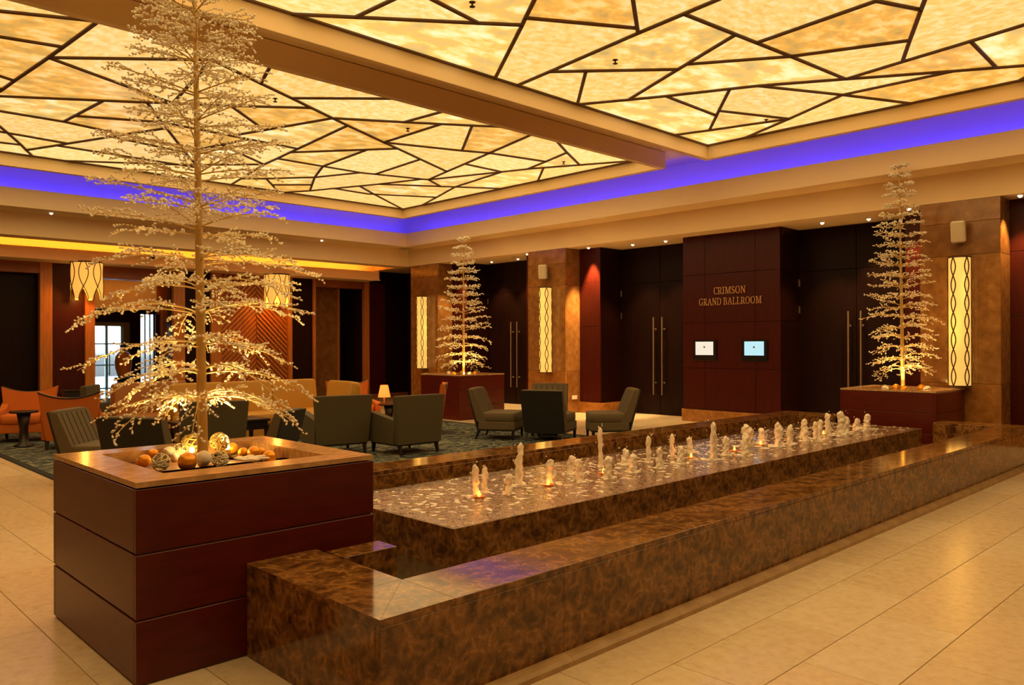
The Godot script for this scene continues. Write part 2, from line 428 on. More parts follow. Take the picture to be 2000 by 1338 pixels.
func panel_block(n: String, zs: Array, ys: Array, label: String):
	var p := struct_node(n, label, "wall")
	var z0: float = zs[0]; var z1: float = zs[-1]
	obj("backing", bx(14.03, 14.9, 0.0, 3.8, z0 + 0.01, z1 - 0.01, 0.0), M.mahogany_dark, p)
	for i in zs.size() - 1:
		for j in ys.size() - 1:
			obj("panel", bx(14.0, 14.035, ys[j] + 0.003, ys[j + 1] - 0.003, zs[i] + 0.003, zs[i + 1] - 0.003, 0.003), M.mahogany, p)
	for z in [z0, z1]:
		for j in ys.size() - 1:
			obj("panel", bx(14.037, 14.75, ys[j] + 0.003, ys[j + 1] - 0.003, z - 0.012, z + 0.012, 0.003), M.mahogany_dark, p)
	obj("base_slab", bx(13.97, 14.0, 0.0, 0.25, z0 - 0.02, z1 + 0.02, 0.004), M.marble_base, p)
	obj("base_slab", bx(14.0, 14.76, 0.0, 0.25, z0 - 0.04, z0 - 0.012, 0.004), M.marble_base, p)
	obj("base_slab", bx(14.0, 14.76, 0.0, 0.25, z1 + 0.012, z1 + 0.04, 0.004), M.marble_base, p)

func double_door(n: String, z0: float, z1: float, label: String):
	var d := struct_node(n, label, "door")
	var zm := (z0 + z1) * 0.5
	var w := (z1 - z0) * 0.5
	for s in 2:
		var a := z0 + w * s; var b := a + w
		for seg in [[0.012, 2.98], [2.986, 3.796]]:
			obj("leaf", bx(14.75, 14.81, seg[0], seg[1], a + 0.004, b - 0.004, 0.004), M.mahogany_door, d)
		var hz := zm + (-0.115 if s == 0 else 0.115)
		var st := S()
		tube(st, [Vector3(14.66, 0.45, hz), Vector3(14.66, 2.19, hz)], [0.019, 0.019], 10, true)
		var h := obj("handle", st, M.steel, d)
		for y in [0.72, 1.92]:
			var s2 := S()
			tube(s2, [Vector3(14.66, y, hz), Vector3(14.752, y, hz)], [0.014, 0.014], 8, true)
			lathe(s2, [Vector2(0, 0), Vector2(0.024, 0), Vector2(0.024, 0.012), Vector2(0, 0.012)], 10, Transform3D(Basis(Vector3(0, 0, 1), PI * 0.5), Vector3(14.752, y, hz)), false)
			obj("standoff", s2, M.steel, h)
		var ez := a + 0.02 if s == 0 else b - 0.02
		for y in [2.25, 2.77]:
			obj("hinge", bx(14.735, 14.752, y - 0.07, y + 0.07, ez - 0.012, ez + 0.012, 0.003), M.steel, d)

func ballroom_wall():
	var w := struct_node("wall_ballroom", "dark mahogany wall behind the ballroom doors", "wall")
	obj("backing", bx(14.81, 15.0, 0.0, 5.3, -20.2, 8.3, 0.0), M.mahogany_dark, w)
	marble_pillar("pillar_1", -18.0, -16.79, "golden brown marble pillar nearest the lounge corner")
	marble_pillar("pillar_2", -13.35, -12.15, "golden brown marble pillar between the two left door pairs")
	marble_pillar("pillar_3", -4.53, -3.4, "golden brown marble pillar behind the far planter of the fountain")
	var ys := [0.25, 2.0, 3.0, 3.8]
	panel_block("panel_1", [-16.79, -16.16], ys, "narrow mahogany panel beside the lounge corner pillar")
	panel_block("panel_2", [-13.9, -13.35], ys, "narrow mahogany panel left of the second marble pillar")
	panel_block("panel_3", [-12.15, -11.53], ys, "narrow mahogany panel with a red light scallop")
	panel_block("panel_4", [-9.32, -8.8, -7.68, -7.17], [0.25, 1.1, 2.02, 3.0, 3.8], "wide mahogany panel carrying the ballroom sign")
	panel_block("panel_5", [-4.94, -4.53], ys, "narrow mahogany panel behind the farthest tree")
	panel_block("panel_6", [-3.4, -1.4, 0.6], ys, "dark mahogany panel beyond the farthest pillar")
	double_door("door_1", -16.16, -13.9, "tall dark double door behind the middle tree")
	double_door("door_2", -11.53, -9.32, "tall dark double door left of the ballroom sign")
	double_door("door_3", -7.17, -4.94, "tall dark double door right of the ballroom sign")

# ---------------------------------------------------------------- lounge wall
func lounge_wall():
	var w := struct_node("wall_lounge", "lounge wall of amber posts and dark mahogany panels", "wall")
	var solid := func(x0: float, x1: float):
		obj("backing", bx(x0, x1, 0.0, 3.5, -20.2, -19.98, 0.0), M.mahogany_dark, w)
	var pan := func(x0: float, x1: float, m: Material, y0 := 0.12, y1 := 3.45, proud := 0.0):
		obj("panel", bx(x0 + 0.003, x1 - 0.003, y0, y1, -19.99, -19.92 + proud, 0.004), m, w)
	var post := func(x0: float, x1: float, y0 := 0.0, y1 := 3.46):
		obj("post", bx(x0, x1, y0, y1, -20.0, -19.84, 0.008), M.amber_wood, w)
	solid.call(-6.0, 3.1); solid.call(4.68, 5.84); solid.call(7.6, 11.56); solid.call(13.18, 15.0)
	obj("backing", bx(13.55, 15.0, 3.48, 4.3, -20.25, -19.99, 0.0), M.mahogany_dark, w)
	obj("header", bx(3.1, 4.72, 3.2, 3.46, -20.2, -19.86, 0.004), M.amber_wood_dark, w)
	post.call(2.85, 3.12)
	post.call(4.7, 4.95); post.call(5.62, 5.83); post.call(7.62, 7.9); post.call(8.56, 8.83); post.call(10.72, 10.84)
	post.call(13.19, 13.36); post.call(11.5, 11.57)
	for k in 5: pan.call(-6.0 + 1.77 * k, -6.0 + 1.77 * (k + 1), M.mahogany)
	pan.call(4.95, 5.62, M.mahogany); pan.call(7.9, 8.56, M.mahogany_dark); pan.call(10.84, 11.5, M.mahogany_dark)
	pan.call(13.36, 13.97, M.mahogany); pan.call(13.97, 14.8, M.mahogany_dark, 0.0, 3.78)
	obj("header", bx(5.83, 7.62, 3.16, 3.46, -20.2, -19.88, 0.004), M.amber_wood_dark, w)
	obj("header", bx(11.56, 13.2, 3.24, 3.46, -20.2, -19.88, 0.004), M.amber_wood_dark, w)
	for seg in [[-6.0, 3.1], [4.95, 5.62], [7.9, 8.56], [10.84, 11.5], [13.36, 14.8]]:
		obj("skirting", bx(seg[0], seg[1], 0.0, 0.12, -19.98, -19.9, 0.006), M.amber_wood_dark, w)
	# dark door in the first recess
	var d := struct_node("door_4", "dark double door in the amber framed recess of the lounge", "door")
	obj("leaf", bx(3.12, 3.9, 0.01, 3.19, -20.16, -20.1, 0.004), M.mahogany_door, d)
	obj("leaf", bx(3.91, 4.69, 0.01, 3.19, -20.16, -20.1, 0.004), M.mahogany_door, d)
	obj("backing", bx(3.0, 4.75, 0.0, 3.3, -20.3, -20.17, 0.0), M.mahogany_dark, d)
	# chevron panel of slanted slats
	obj("panel", bx(8.83, 10.72, 0.0, 3.45, -19.99, -19.955, 0.0), M.amber_wood_dark, w)
	var x0 := 8.84; var x1 := 10.71; var xm := 9.82; var y0 := 0.02; var y1 := 3.44
	var pitch := 0.135; var th := 0.062
	for side in 2:
		var xa := x0 if side == 0 else xm + 0.008
		var xb := xm - 0.008 if side == 0 else x1
		var run := xb - xa
		var k := -9
		while k * pitch < y1 + 0.2:
			var yb := k * pitch
			var ya := yb + (0.0 if side == 0 else run * 1.0)
			var ye := yb + (run * 1.0 if side == 0 else 0.0)
			if side == 1: ye = ya - run
			var q := PackedVector2Array([Vector2(xa, ya), Vector2(xb, ye), Vector2(xb, ye + th), Vector2(xa, ya + th)])
			var cl := Geometry2D.intersect_polygons(q, PackedVector2Array([Vector2(xa, y0), Vector2(xb, y0), Vector2(xb, y1), Vector2(xa, y1)]))
			for c in cl:
				var st := S(); prism(st, c, -19.957, -19.915)
				obj("slat", st, M.amber_wood, w)
			k += 1
	# marble niche behind the last opening
	var nw := struct_node("wall_niche", "recessed passage with a brown marble panel beyond the sofa", "wall")
	obj("end_wall", bx(11.3, 13.5, 0.0, 3.6, -21.5, -21.3, 0.0), M.mahogany_dark, nw)
	obj("side_wall", bx(11.3, 11.56, 0.0, 3.6, -21.4, -20.1, 0.0), M.amber_wood_dark, nw)
	obj("side_wall", bx(13.2, 13.5, 0.0, 3.6, -21.4, -20.1, 0.0), M.mahogany_dark, nw)
	obj("soffit", bx(11.3, 13.5, 3.4, 3.6, -21.4, -20.1, 0.0), M.paint, nw)
	for k in 2:
		obj("marble_slab", bx(11.8, 12.78, [0.0, 1.72][k], [1.716, 3.25][k], -20.75, -20.7, 0.004), M.marble_gold_b, nw)
	obj("marble_core", bx(11.56, 12.82, 0.0, 3.4, -21.3, -20.752, 0.0), M.amber_wood_dark, nw)
	obj("marble_frame", bx(11.58, 11.8, 0.0, 3.4, -20.77, -20.68, 0.004), M.amber_wood_dark, nw)
	obj("marble_frame", bx(12.78, 12.86, 0.0, 3.4, -20.77, -20.68, 0.004), M.amber_wood, nw)

# ---------------------------------------------------------------- entrance vestibule and what lies outside
func vestibule():
	var w := struct_node("wall_vestibule", "amber lit entrance vestibule behind the lounge", "wall")
	var back: Material = M.paint
	obj("side_wall", bx(4.9, 5.1, 0.0, 3.7, -24.4, -20.1, 0.0), M.mahogany, w)
	obj("side_wall", bx(10.2, 10.4, 0.0, 3.7, -24.4, -20.1, 0.0), M.mahogany_dark, w)
	obj("soffit", bx(4.9, 10.4, 3.55, 3.75, -24.4, -20.1, 0.0), M.paint, w)
	obj("upper_wall", bx(5.1, 8.72, 2.68, 3.56, -24.2, -24.0, 0.0), back, w)
	obj("upper_wall", bx(8.72, 10.2, 2.5, 3.56, -24.2, -23.9, 0.0), M.amber_wood_dark, w)
	obj("light_rail", bx(5.1, 8.72, 2.62, 2.68, -24.05, -23.92, 0.005), M.white_plastic, w)
	obj("door_head", bx(5.1, 8.05, 2.27, 2.62, -24.2, -24.0, 0.004), M.mahogany_dark, w)
	obj("wall_piece", bx(5.1, 6.6, 0.0, 2.27, -24.2, -24.0, 0.004), M.mahogany_dark, w)
	obj("wall_piece", bx(7.98, 8.26, 0.0, 2.62, -24.2, -23.98, 0.004), M.mahogany_dark, w)
	obj("wall_piece", bx(8.68, 8.8, 0.0, 2.62, -24.2, -23.98, 0.004), M.mahogany, w)
	obj("wall_piece", bx(9.12, 10.2, 0.0, 2.62, -24.2, -23.98, 0.004), M.mahogany_dark, w)
	obj("post", bx(8.8, 9.0, 0.0, 2.6, -24.0, -23.8, 0.006), M.amber_wood, w)
	var olive := mat("olive_metal", rgb8(112, 92, 54), 0.5, 0.2)
	var d := struct_node("door_5", "bright glass entrance door at the end of the vestibule", "door")
	obj("frame", bx(7.8, 7.98, 0.0, 2.27, -24.16, -24.02, 0.006), olive, d)
	obj("frame", bx(6.5, 7.8, 2.14, 2.27, -24.16, -24.02, 0.006), olive, d)
	var alu := mat("pale_aluminium", rgb8(168, 208, 214), 0.4, 0.3)
	for x in [6.6, 7.33, 7.74]:
		obj("stile", bx(x, x + 0.07, 0.0, 2.14, -24.12, -24.05, 0.005), alu, d)
	for y in [0.0, 0.36, 1.02, 1.62]:
		obj("rail", bx(6.6, 7.8, y, y + (0.1 if y == 0.0 else 0.04), -24.11, -24.06, 0.005), alu, d)
	obj("pane", bx(6.65, 7.35, 0.1, 2.12, -24.09, -24.08, 0.0), M.glass, d)
	obj("pane", bx(7.38, 7.76, 0.1, 2.12, -24.09, -24.08, 0.0), M.glass, d)
	var st := S(); tube(st, [Vector3(7.42, 0.75, -23.99), Vector3(7.42, 1.35, -23.99)], [0.014, 0.014], 8, true)
	for y in [0.8, 1.3]: tube(st, [Vector3(7.42, y, -23.99), Vector3(7.38, y, -24.06)], [0.01, 0.01], 6, true)
	obj("handle", st, M.bronze_wire, d)
	var win := struct_node("window_1", "narrow pale side window beside the entrance door", "window")
	obj("pane", bx(8.26, 8.68, 0.1, 2.5, -24.11, -24.1, 0.0), M.glass, win)
	for x in [8.26, 8.4, 8.54, 8.65]: obj("mullion", bx(x, x + 0.03, 0.0, 2.5, -24.13, -24.06, 0.004), M.bronze_wire, win)
	obj("head", bx(8.26, 8.68, 2.5, 2.62, -24.2, -24.0, 0.004), M.mahogany_dark, win)
	obj("pane", bx(9.0, 9.12, 0.1, 2.5, -24.11, -24.1, 0.0), M.glass, win)
	# outside
	var pv := struct_node("ground", "pale pavement outside the entrance", "pavement")
	obj("paving", bx(-8.0, 24.0, -0.3, -0.02, -44.0, -24.6, 0.0), mat("pavement", rgb8(190, 196, 196), 0.8), pv)
	var hd := S()
	var g := RandomNumberGenerator.new(); g.seed = 5
	for k in 500:
		var c := Vector3(7.4 + g.randf_range(-0.55, 0.55), 0.0 + g.randf() * 0.95, -28.2 + g.randf_range(-0.4, 0.4))
		var b := Basis.from_euler(Vector3(g.randf() * TAU, g.randf() * TAU, g.randf() * TAU))
		poly(hd, [c + b * Vector3(-0.07, 0, 0), c + b * Vector3(0, 0.03, 0.05), c + b * Vector3(0.09, 0, 0), c + b * Vector3(0, -0.02, -0.05)], b * Vector3.UP)
	var leaf := mat("leaf_green", rgb8(92, 150, 60), 0.6); leaf.backlight_enabled = true; leaf.backlight = Color(0.3, 0.4, 0.1)
	var hedge := obj("shrub", hd, leaf); tag(hedge, "green leafy shrub outside the glass entrance door", "shrub")
	# the urn inside the entrance
	var u := thing("urn", "rounded amber urn with a dark neck standing before the entrance door", "urn", Vector3(7.3, 0.08, -22.5))
	var ub := S()
	lathe(ub, [Vector2(0, 0.66), Vector2(0.12, 0.66), Vector2(0.15, 0.72), Vector2(0.2, 0.9), Vector2(0.215, 1.08), Vector2(0.2, 1.22), Vector2(0.13, 1.32), Vector2(0.07, 1.36), Vector2(0, 1.36)], 24)
	obj("body", ub, mat("amber_glaze", rgb8(206, 112, 26), 0.3), u)
	ub = S()
	lathe(ub, [Vector2(0.06, 1.35), Vector2(0.055, 1.42), Vector2(0.1, 1.52), Vector2(0.085, 1.52), Vector2(0.04, 1.42), Vector2(0.0, 1.41)], 20)
	obj("neck", ub, M.black_wood, u)
	ub = S()
	lathe(ub, [Vector2(0, -0.08), Vector2(0.24, -0.08), Vector2(0.24, 0.06), Vector2(0.17, 0.1), Vector2(0.15, 0.56), Vector2(0.22, 0.62), Vector2(0.22, 0.66), Vector2(0, 0.66)], 24)
	obj("stand", ub, M.black_wood, u)

# ---------------------------------------------------------------- luminous ceilings: panes of onyx between lead bars
const LEFT_POINTS := [-1.00, -16.60, 12.20, -16.60, 12.20, -8.65, -1.00, -8.65, 2.24, -16.60, 2.77, -8.65, 7.61, -16.60, 4.35, -16.60, 12.20, -15.79, 12.20, -12.89, 9.28, -8.65, 12.20, -9.16, 7.23, -8.65, 9.57, -8.65, 7.57, -8.65, 8.95, -8.65, 12.20, -11.76, 4.56, -8.65, -1.00, -11.20, -1.00, -13.20, 0.40, -16.60, 0.60, -8.65, 2.28, -16.05, 2.35, -15.00, 2.44, -13.75, 2.49, -12.97, 2.53, -12.54, 2.56, -12.03, 2.65, -10.78, 2.68, -10.28, 2.74, -9.20, 4.11, -9.49, 4.95, -9.90, 5.56, -10.19, 6.00, -10.41, 6.51, -10.66, 6.90, -10.85, 7.93, -11.33, 8.36, -11.52, 9.15, -11.89, 10.19, -12.37, 4.44, -11.58, 0.95, -14.05, 1.31, -13.80, 3.68, -12.14, 4.16, -11.80, 4.90, -11.28, 5.10, -11.13, 3.61, -13.25, 3.58, -13.71, 1.00, -13.82, 4.51, -13.88, 4.69, -12.69, 5.84, -12.72, 6.15, -12.73, 7.08, -12.75, 4.88, -12.99, 5.73, -14.38, 6.29, -15.25, 6.43, -15.47, 3.62, -16.17, 3.91, -15.43, 4.02, -15.15, 4.41, -14.16, 0.78, -14.86, 3.11, -15.07, 6.04, -15.46, 5.97, -13.41, 7.22, -14.31, 7.11, -13.09, 7.17, -13.69, 7.49, -15.88, 6.07, -12.01, 3.46, -15.80, 3.82, -16.60, 0.43, -16.45, 8.01, -11.96, 8.13, -13.67, 8.98, -13.65, 9.28, -13.57, 10.28, -13.29, 10.41, -13.25, 8.54, -14.69, 8.90, -15.42, 9.21, -16.05, 7.87, -15.50, 8.27, -16.02, 8.71, -16.60, 8.89, -16.60, 9.46, -15.44, 9.72, -14.82, 9.91, -14.37, 10.37, -15.47, 10.50, -15.40, 11.80, -14.71, 11.32, -13.46, 11.05, -13.63, 9.32, -8.81, 9.77, -10.64, 10.01, -11.61, 11.02, -11.63, 11.21, -11.09, 11.36, -10.79, 11.70, -10.14, 7.44, -10.08, 7.93, -9.76, 8.34, -9.49, 9.29, -10.85, 11.01, -10.40, 10.77, -9.64, 0.12, -10.92, 0.83, -10.19, 0.90, -10.72, 1.23, -12.78]
const LEFT_PANES := [[67, 57, 58, 68], [67, 68, 70, 69, 55, 54], [67, 54, 53, 52, 56, 57], [68, 58, 59, 66, 7, 6, 71], [68, 71, 85, 82, 77, 70], [10, 97, 13], [10, 15, 97], [97, 106, 107, 98], [97, 98, 108, 109], [97, 109, 103, 11, 2, 13], [97, 15, 14, 104, 105, 106], [44, 25, 24, 49, 48], [44, 48, 52, 45], [44, 45, 41, 28, 27, 26, 25], [45, 52, 53, 72, 47, 46, 41], [98, 107, 37, 38, 39, 40, 99], [98, 99, 100, 101, 108], [99, 40, 81, 100], [109, 108, 101, 102, 103], [8, 9, 95, 94], [8, 94, 93, 1], [9, 16, 102, 101, 100, 95], [60, 74, 7, 66, 61], [60, 61, 62, 65, 73], [60, 73, 22, 4, 74], [11, 103, 102, 16], [100, 81, 96, 95], [91, 90, 93, 94, 95, 96], [91, 96, 81, 80], [91, 80, 79, 78, 82, 83, 84, 89, 90], [35, 72, 53, 54, 55, 36], [35, 36, 37, 105, 104], [35, 104, 14, 12, 33, 34], [35, 34, 47, 72], [37, 107, 106, 105], [37, 36, 55, 69, 76, 38], [18, 19, 113, 26, 27, 110], [18, 110, 112, 111, 21, 3], [19, 0, 20, 75, 64, 42, 50, 113], [71, 6, 87, 86, 85], [85, 86, 83, 82], [59, 58, 66], [66, 58, 57, 63, 62, 61], [42, 64, 23, 24, 43], [42, 43, 50], [50, 43, 25, 26, 113], [30, 111, 112, 29], [30, 29, 28, 31, 32, 17, 5], [30, 5, 21, 111], [25, 43, 24], [24, 23, 65], [24, 65, 62, 63, 51, 49], [65, 23, 22, 73], [1, 93, 92, 89, 84, 88], [78, 77, 82], [78, 79, 39, 38, 76, 77], [22, 75, 20, 4], [22, 23, 64, 75], [81, 40, 39, 79, 80], [48, 49, 51, 56, 52], [70, 77, 76, 69], [27, 28, 29, 112, 110], [57, 56, 51, 63], [93, 90, 89, 92], [46, 47, 34, 33, 32, 31, 41], [12, 17, 32, 33], [83, 86, 87, 88, 84], [28, 41, 31]]
const RIGHT_POINTS := [-1.00, -7.60, 12.20, -7.60, 12.20, 0.35, -1.00, 0.35, 4.15, -7.60, 7.08, -7.60, 7.49, -7.60, 8.72, -7.60, 12.20, -1.65, 12.20, -6.88, 12.20, -4.21, 11.17, -7.60, -1.00, -5.20, -1.00, -2.90, 1.20, -7.60, 3.40, 0.35, 6.20, 0.35, -1.00, -1.00, 8.60, 0.35, 12.20, -0.60, 4.68, -7.20, 5.73, -6.41, 6.11, -6.12, 4.78, -5.38, 4.73, -6.25, 5.63, -5.40, 6.00, -5.96, 7.09, -5.30, 4.55, -3.62, 7.21, -5.38, 7.05, -3.91, 7.14, -4.73, 7.41, -6.93, 7.73, -6.59, 8.53, -5.74, 8.04, -4.64, 8.45, -5.56, 9.08, -6.95, 9.33, -6.48, 9.70, -5.69, 9.86, -5.36, 10.45, -4.42, 10.64, -4.13, 11.15, -3.33, 11.41, -2.91, 11.74, -2.39, 11.94, -2.07, 8.44, -4.60, 9.14, -4.53, 8.29, -3.19, 8.85, -2.95, 8.22, -2.64, 9.65, -3.34, 10.32, -3.66, 10.19, -2.86, 10.04, -2.01, 9.99, -1.71, 9.91, -1.25, 11.08, -4.73, 11.66, -5.81, 10.69, -6.50, 10.49, -6.34, 11.34, -7.03, 12.20, -2.86, 11.40, -2.05, 0.62, -5.25, 2.20, -5.30, 3.19, -5.33, -0.20, -3.00, 1.78, -3.25, 2.45, -3.33, 2.52, -1.61, 5.48, -1.39, 5.82, -0.56, 8.34, -1.69, 8.40, -1.20]
const RIGHT_PANES := [[50, 49, 47, 48, 52], [50, 52, 53, 54, 55, 56, 57, 74, 51], [50, 51, 74, 75, 73, 72, 28, 30, 31, 35, 47, 49], [52, 48, 41, 53], [65, 66, 67, 70, 69, 68], [65, 68, 13, 12], [65, 12, 0, 14, 66], [66, 14, 4, 20, 24, 23, 67], [8, 56, 55, 64, 46], [8, 46, 45, 63], [8, 19, 57, 56], [46, 64, 45], [44, 43, 58, 10, 63, 45], [44, 45, 64, 55, 54], [44, 54, 53, 41, 42, 43], [29, 32, 33, 34, 36, 35, 31], [29, 31, 30, 28, 27], [29, 27, 26, 22, 5, 6, 32], [32, 6, 7, 33], [22, 21, 20, 4, 5], [22, 26, 25, 23, 24, 21], [26, 27, 28, 70, 67, 23, 25], [40, 39, 61, 59, 58], [40, 58, 43, 42, 41], [40, 41, 48, 36, 34, 37, 38, 39], [34, 33, 7, 37], [37, 7, 11, 62, 60, 38], [28, 72, 71, 69, 70], [13, 68, 69, 71, 17], [17, 71, 15, 3], [71, 72, 73, 16, 15], [19, 2, 18, 75, 74, 57], [11, 1, 9, 59, 62], [62, 59, 61, 60], [9, 10, 58, 59], [73, 75, 18, 16], [47, 35, 36, 48], [20, 21, 24], [38, 60, 61, 39]]

func luminous_ceilings():
	coffer("luminous_ceiling", LEFT_POINTS, LEFT_PANES, -16.6, -8.65, "backlit onyx ceiling panel with angular leading over the lounge seating", 0.0)
	coffer("luminous_ceiling", RIGHT_POINTS, RIGHT_PANES, -7.6, 0.35, "backlit onyx ceiling panel with angular leading over the fountain", 3.0)

func coffer(n: String, pts: Array, panes: Array, z0: float, z1: float, label: String, shift: float):
	var o := thing(n, label, "ceiling light", Vector3(5.6, 4.85, (z0 + z1) * 0.5), 0.0)
	var off := -o.position
	var fz := FastNoiseLite.new(); fz.seed = 3; fz.frequency = 0.2
	var edges := {}
	for f in panes:
		var c := Vector2.ZERO
		var q := PackedVector2Array()
		for i in f:
			q.append(Vector2(pts[i * 2], pts[i * 2 + 1])); c += q[-1]
		c /= f.size()
		var tri := Geometry2D.triangulate_polygon(q)
		if tri.is_empty(): continue
		var st := S()
		var lift := 5.1 + rng.randf_range(0.0, 0.004)
		for i in range(0, tri.size(), 3):
			var a := q[tri[i]]; var b := q[tri[i + 1]]; var d := q[tri[i + 2]]
			for y in [lift, lift + 0.012]:
				poly(st, [Vector3(a.x, y, a.y) + off, Vector3(b.x, y, b.y) + off, Vector3(d.x, y, d.y) + off], Vector3(0, -1.0 if y == lift else 1.0, 0))
		for i in q.size():
			var a := q[i]; var b := q[(i + 1) % q.size()]
			var nn := Vector2(b.y - a.y, a.x - b.x)
			if nn.dot(a - c) < 0: nn = -nn
			poly(st, [Vector3(a.x, lift, a.y) + off, Vector3(b.x, lift, b.y) + off, Vector3(b.x, lift + 0.012, b.y) + off, Vector3(a.x, lift + 0.012, a.y) + off], Vector3(nn.x, 0, nn.y))
		# amber tones gather over the near lounge corner, cream elsewhere
		var v := fz.get_noise_2d(c.x * 3.0 + shift, c.y * 3.0) + rng.randf_range(-0.3, 0.3)
		if z0 < -10.0 and c.x < 6.0 and c.y > -14.5: v += 0.45
		var k := 5 if v < -0.3 else 0 if v < -0.08 else 1 if v < 0.12 else 4 if v < 0.22 else 2 if v < 0.42 else 3
		obj("pane", st, M["pane%d" % k], o)
		for i in f.size():
			var e := [mini(f[i], f[(i + 1) % f.size()]), maxi(f[i], f[(i + 1) % f.size()])]
			edges["%d %d" % e] = e
	for key in edges:
		var e: Array = edges[key]
		var a := Vector3(pts[e[0] * 2], 5.088, pts[e[0] * 2 + 1]); var b := Vector3(pts[e[1] * 2], 5.088, pts[e[1] * 2 + 1])
		var on_rim := (absf(a.z - z0) < 0.03 and absf(b.z - z0) < 0.03) or (absf(a.z - z1) < 0.03 and absf(b.z - z1) < 0.03) or (absf(a.x + 1.0) < 0.03 and absf(b.x + 1.0) < 0.03) or (absf(a.x - 12.2) < 0.03 and absf(b.x - 12.2) < 0.03)
		var st := S()
		var len := a.distance_to(b)
		var xf := Transform3D(Basis(Vector3.UP, atan2(-(b.z - a.z), b.x - a.x)), (a + b) * 0.5 + off)
		box(st, Vector3.ZERO, Vector3(len + 0.02, 0.03, 0.06 if on_rim else 0.045), 0.006, xf)
		obj("lead_bar", st, M.lead, o)
	# hanging frame
	for s in [[-1.1, 12.3, z0 - 0.1, z0], [-1.1, 12.3, z1, z1 + 0.1], [-1.1, -1.0, z0, z1], [12.2, 12.3, z0, z1]]:
		obj("frame", bx(s[0] + off.x, s[1] + off.x, 4.85 + off.y, 5.15 + off.y, s[2] + off.z, s[3] + off.z, 0.005), M.frame_paint, o)
		# a small shadow step under the outer edge of the frame
	obj("backing", bx(-1.0 + off.x, 12.2 + off.x, 5.135 + off.y, 5.15 + off.y, z0 + off.z, z1 + off.z, 0.0), M.cove_paint, o)

# ---------------------------------------------------------------- floor tiles
func in_view(x: float, y: float, z: float, pad := 0.03) -> bool:
	var f := Vector3(0.6965, 0, -0.7175); var r := Vector3(0.7175, 0, 0.6965)
	var p := Vector3(x, y - 1.6, z)
	var d := p.dot(f)
	if d < 0.8: return false
	return absf(p.dot(r) / d) < 0.647 + pad and absf(p.y / d) < 0.433 + pad

func floor_tiles():
	var fl := get_node("floor")
	var meshes := {}
	var spots := []
	# right of the fountain: rows along X; elsewhere rows along Z
	var r := 0
	var z := -2.28 - 0.44 * 32
	while z < 5.0:
		var x := -3.0 + fposmod(r * 0.48, 0.96) - 0.39
		while x < 14.7:
			var keep := false
			if z > -2.75 and z < 4.5: keep = true
			if x + 0.96 > 10.46 and z < -6.2 and x < 14.75: keep = true
			if keep and (in_view(x, 0, z) or in_view(x + 0.96, 0, z) or in_view(x, 0, z + 0.44) or in_view(x + 0.96, 0, z + 0.44) or in_view(x + 0.48, 0, z + 0.22, 0.3)):
				spots.append([x, z, 0.96, 0.44])
			x += 0.96
		z += 0.44; r += 1
	r = 0
	var xx := 1.197 - 0.44 * 12
	while xx < 2.9:
		var zz := -24.0 + fposmod(r * 0.48, 0.96) + 0.24
		while zz < -2.8:
			if zz + 0.96 < -2.72 and (in_view(xx, 0, zz) or in_view(xx + 0.44, 0, zz) or in_view(xx, 0, zz + 0.96) or in_view(xx + 0.44, 0, zz + 0.96)):
				spots.append([xx, zz, 0.44, 0.96])
			zz += 0.96
		xx += 0.44; r += 1
	spots.sort_custom(func(a, b): return Vector2(a[0], a[1]).length() < Vector2(b[0], b[1]).length())
	var rest := S()
	for i in spots.size():
		var s: Array = spots[i]
		var c := Vector3(s[0] + s[2] * 0.5, -0.006, s[1] + s[3] * 0.5)
		if i >= 290:
			box(rest, c, Vector3(s[2] - 0.004, 0.012, s[3] - 0.004), 0.0)
			continue
		var key := "%.2f" % s[2]
		if not meshes.has(key):
			var st := S(); box(st, Vector3.ZERO, Vector3(s[2] - 0.004, 0.012, s[3] - 0.004), 0.0015); meshes[key] = bake(st)
		put("tile", meshes[key], M["tile%d" % rng.randi_range(0, 2)], fl, c)
	var o := obj("far_tiles", rest, M.tile0, fl)
	o.set_meta("kind", "stuff")
	var cpt := obj("carpet", carpet_mesh(), M.carpet); tag(cpt, "dark teal and olive carpet with a swirling wave pattern under the lounge seating", "carpet")
	for s in [[2.63, 2.72, -18.6, -7.6], [10.36, 10.45, -18.6, -7.6], [2.63, 10.45, -18.6, -18.51], [2.63, 10.45, -7.69, -7.6]]:
		obj("border", bx(s[0], s[1], 0.002, 0.016, s[2], s[3], 0.003), M.carpet_border, cpt)

func carpet_mesh() -> SurfaceTool:
	return bx(2.64, 10.44, 0.001, 0.014, -18.59, -7.61, 0.004)
const GOLD_BALLS := [
	[1.666, 0.929, 0.037, -4.779, "gold ball leftmost in the front of the planter well"],
	[1.803, 0.927, 0.035, -5.028, "gold ball half hidden behind the leftmost gold ball"],
	[1.786, 0.944, 0.052, -4.461, "large gold ball at the front below the trunk"],
	[2.264, 0.930, 0.038, -4.931, "gold ball just right of the trunk behind the wicker ball"],
	[2.268, 0.932, 0.040, -4.635, "gold ball in the middle of the right hand cluster"],
	[2.240, 0.932, 0.040, -4.381, "gold ball farthest right in the planter well"],
	[2.246, 0.924, 0.032, -4.736, "gold ball at the back between the trunk and the right hand cluster"],
	[2.346, 0.921, 0.029, -4.698, "small gold ball tucked between the two right hand gold balls"],
	[1.657, 0.916, 0.024, -4.829, "small gold ball peeping out at the far left of the well"],
]
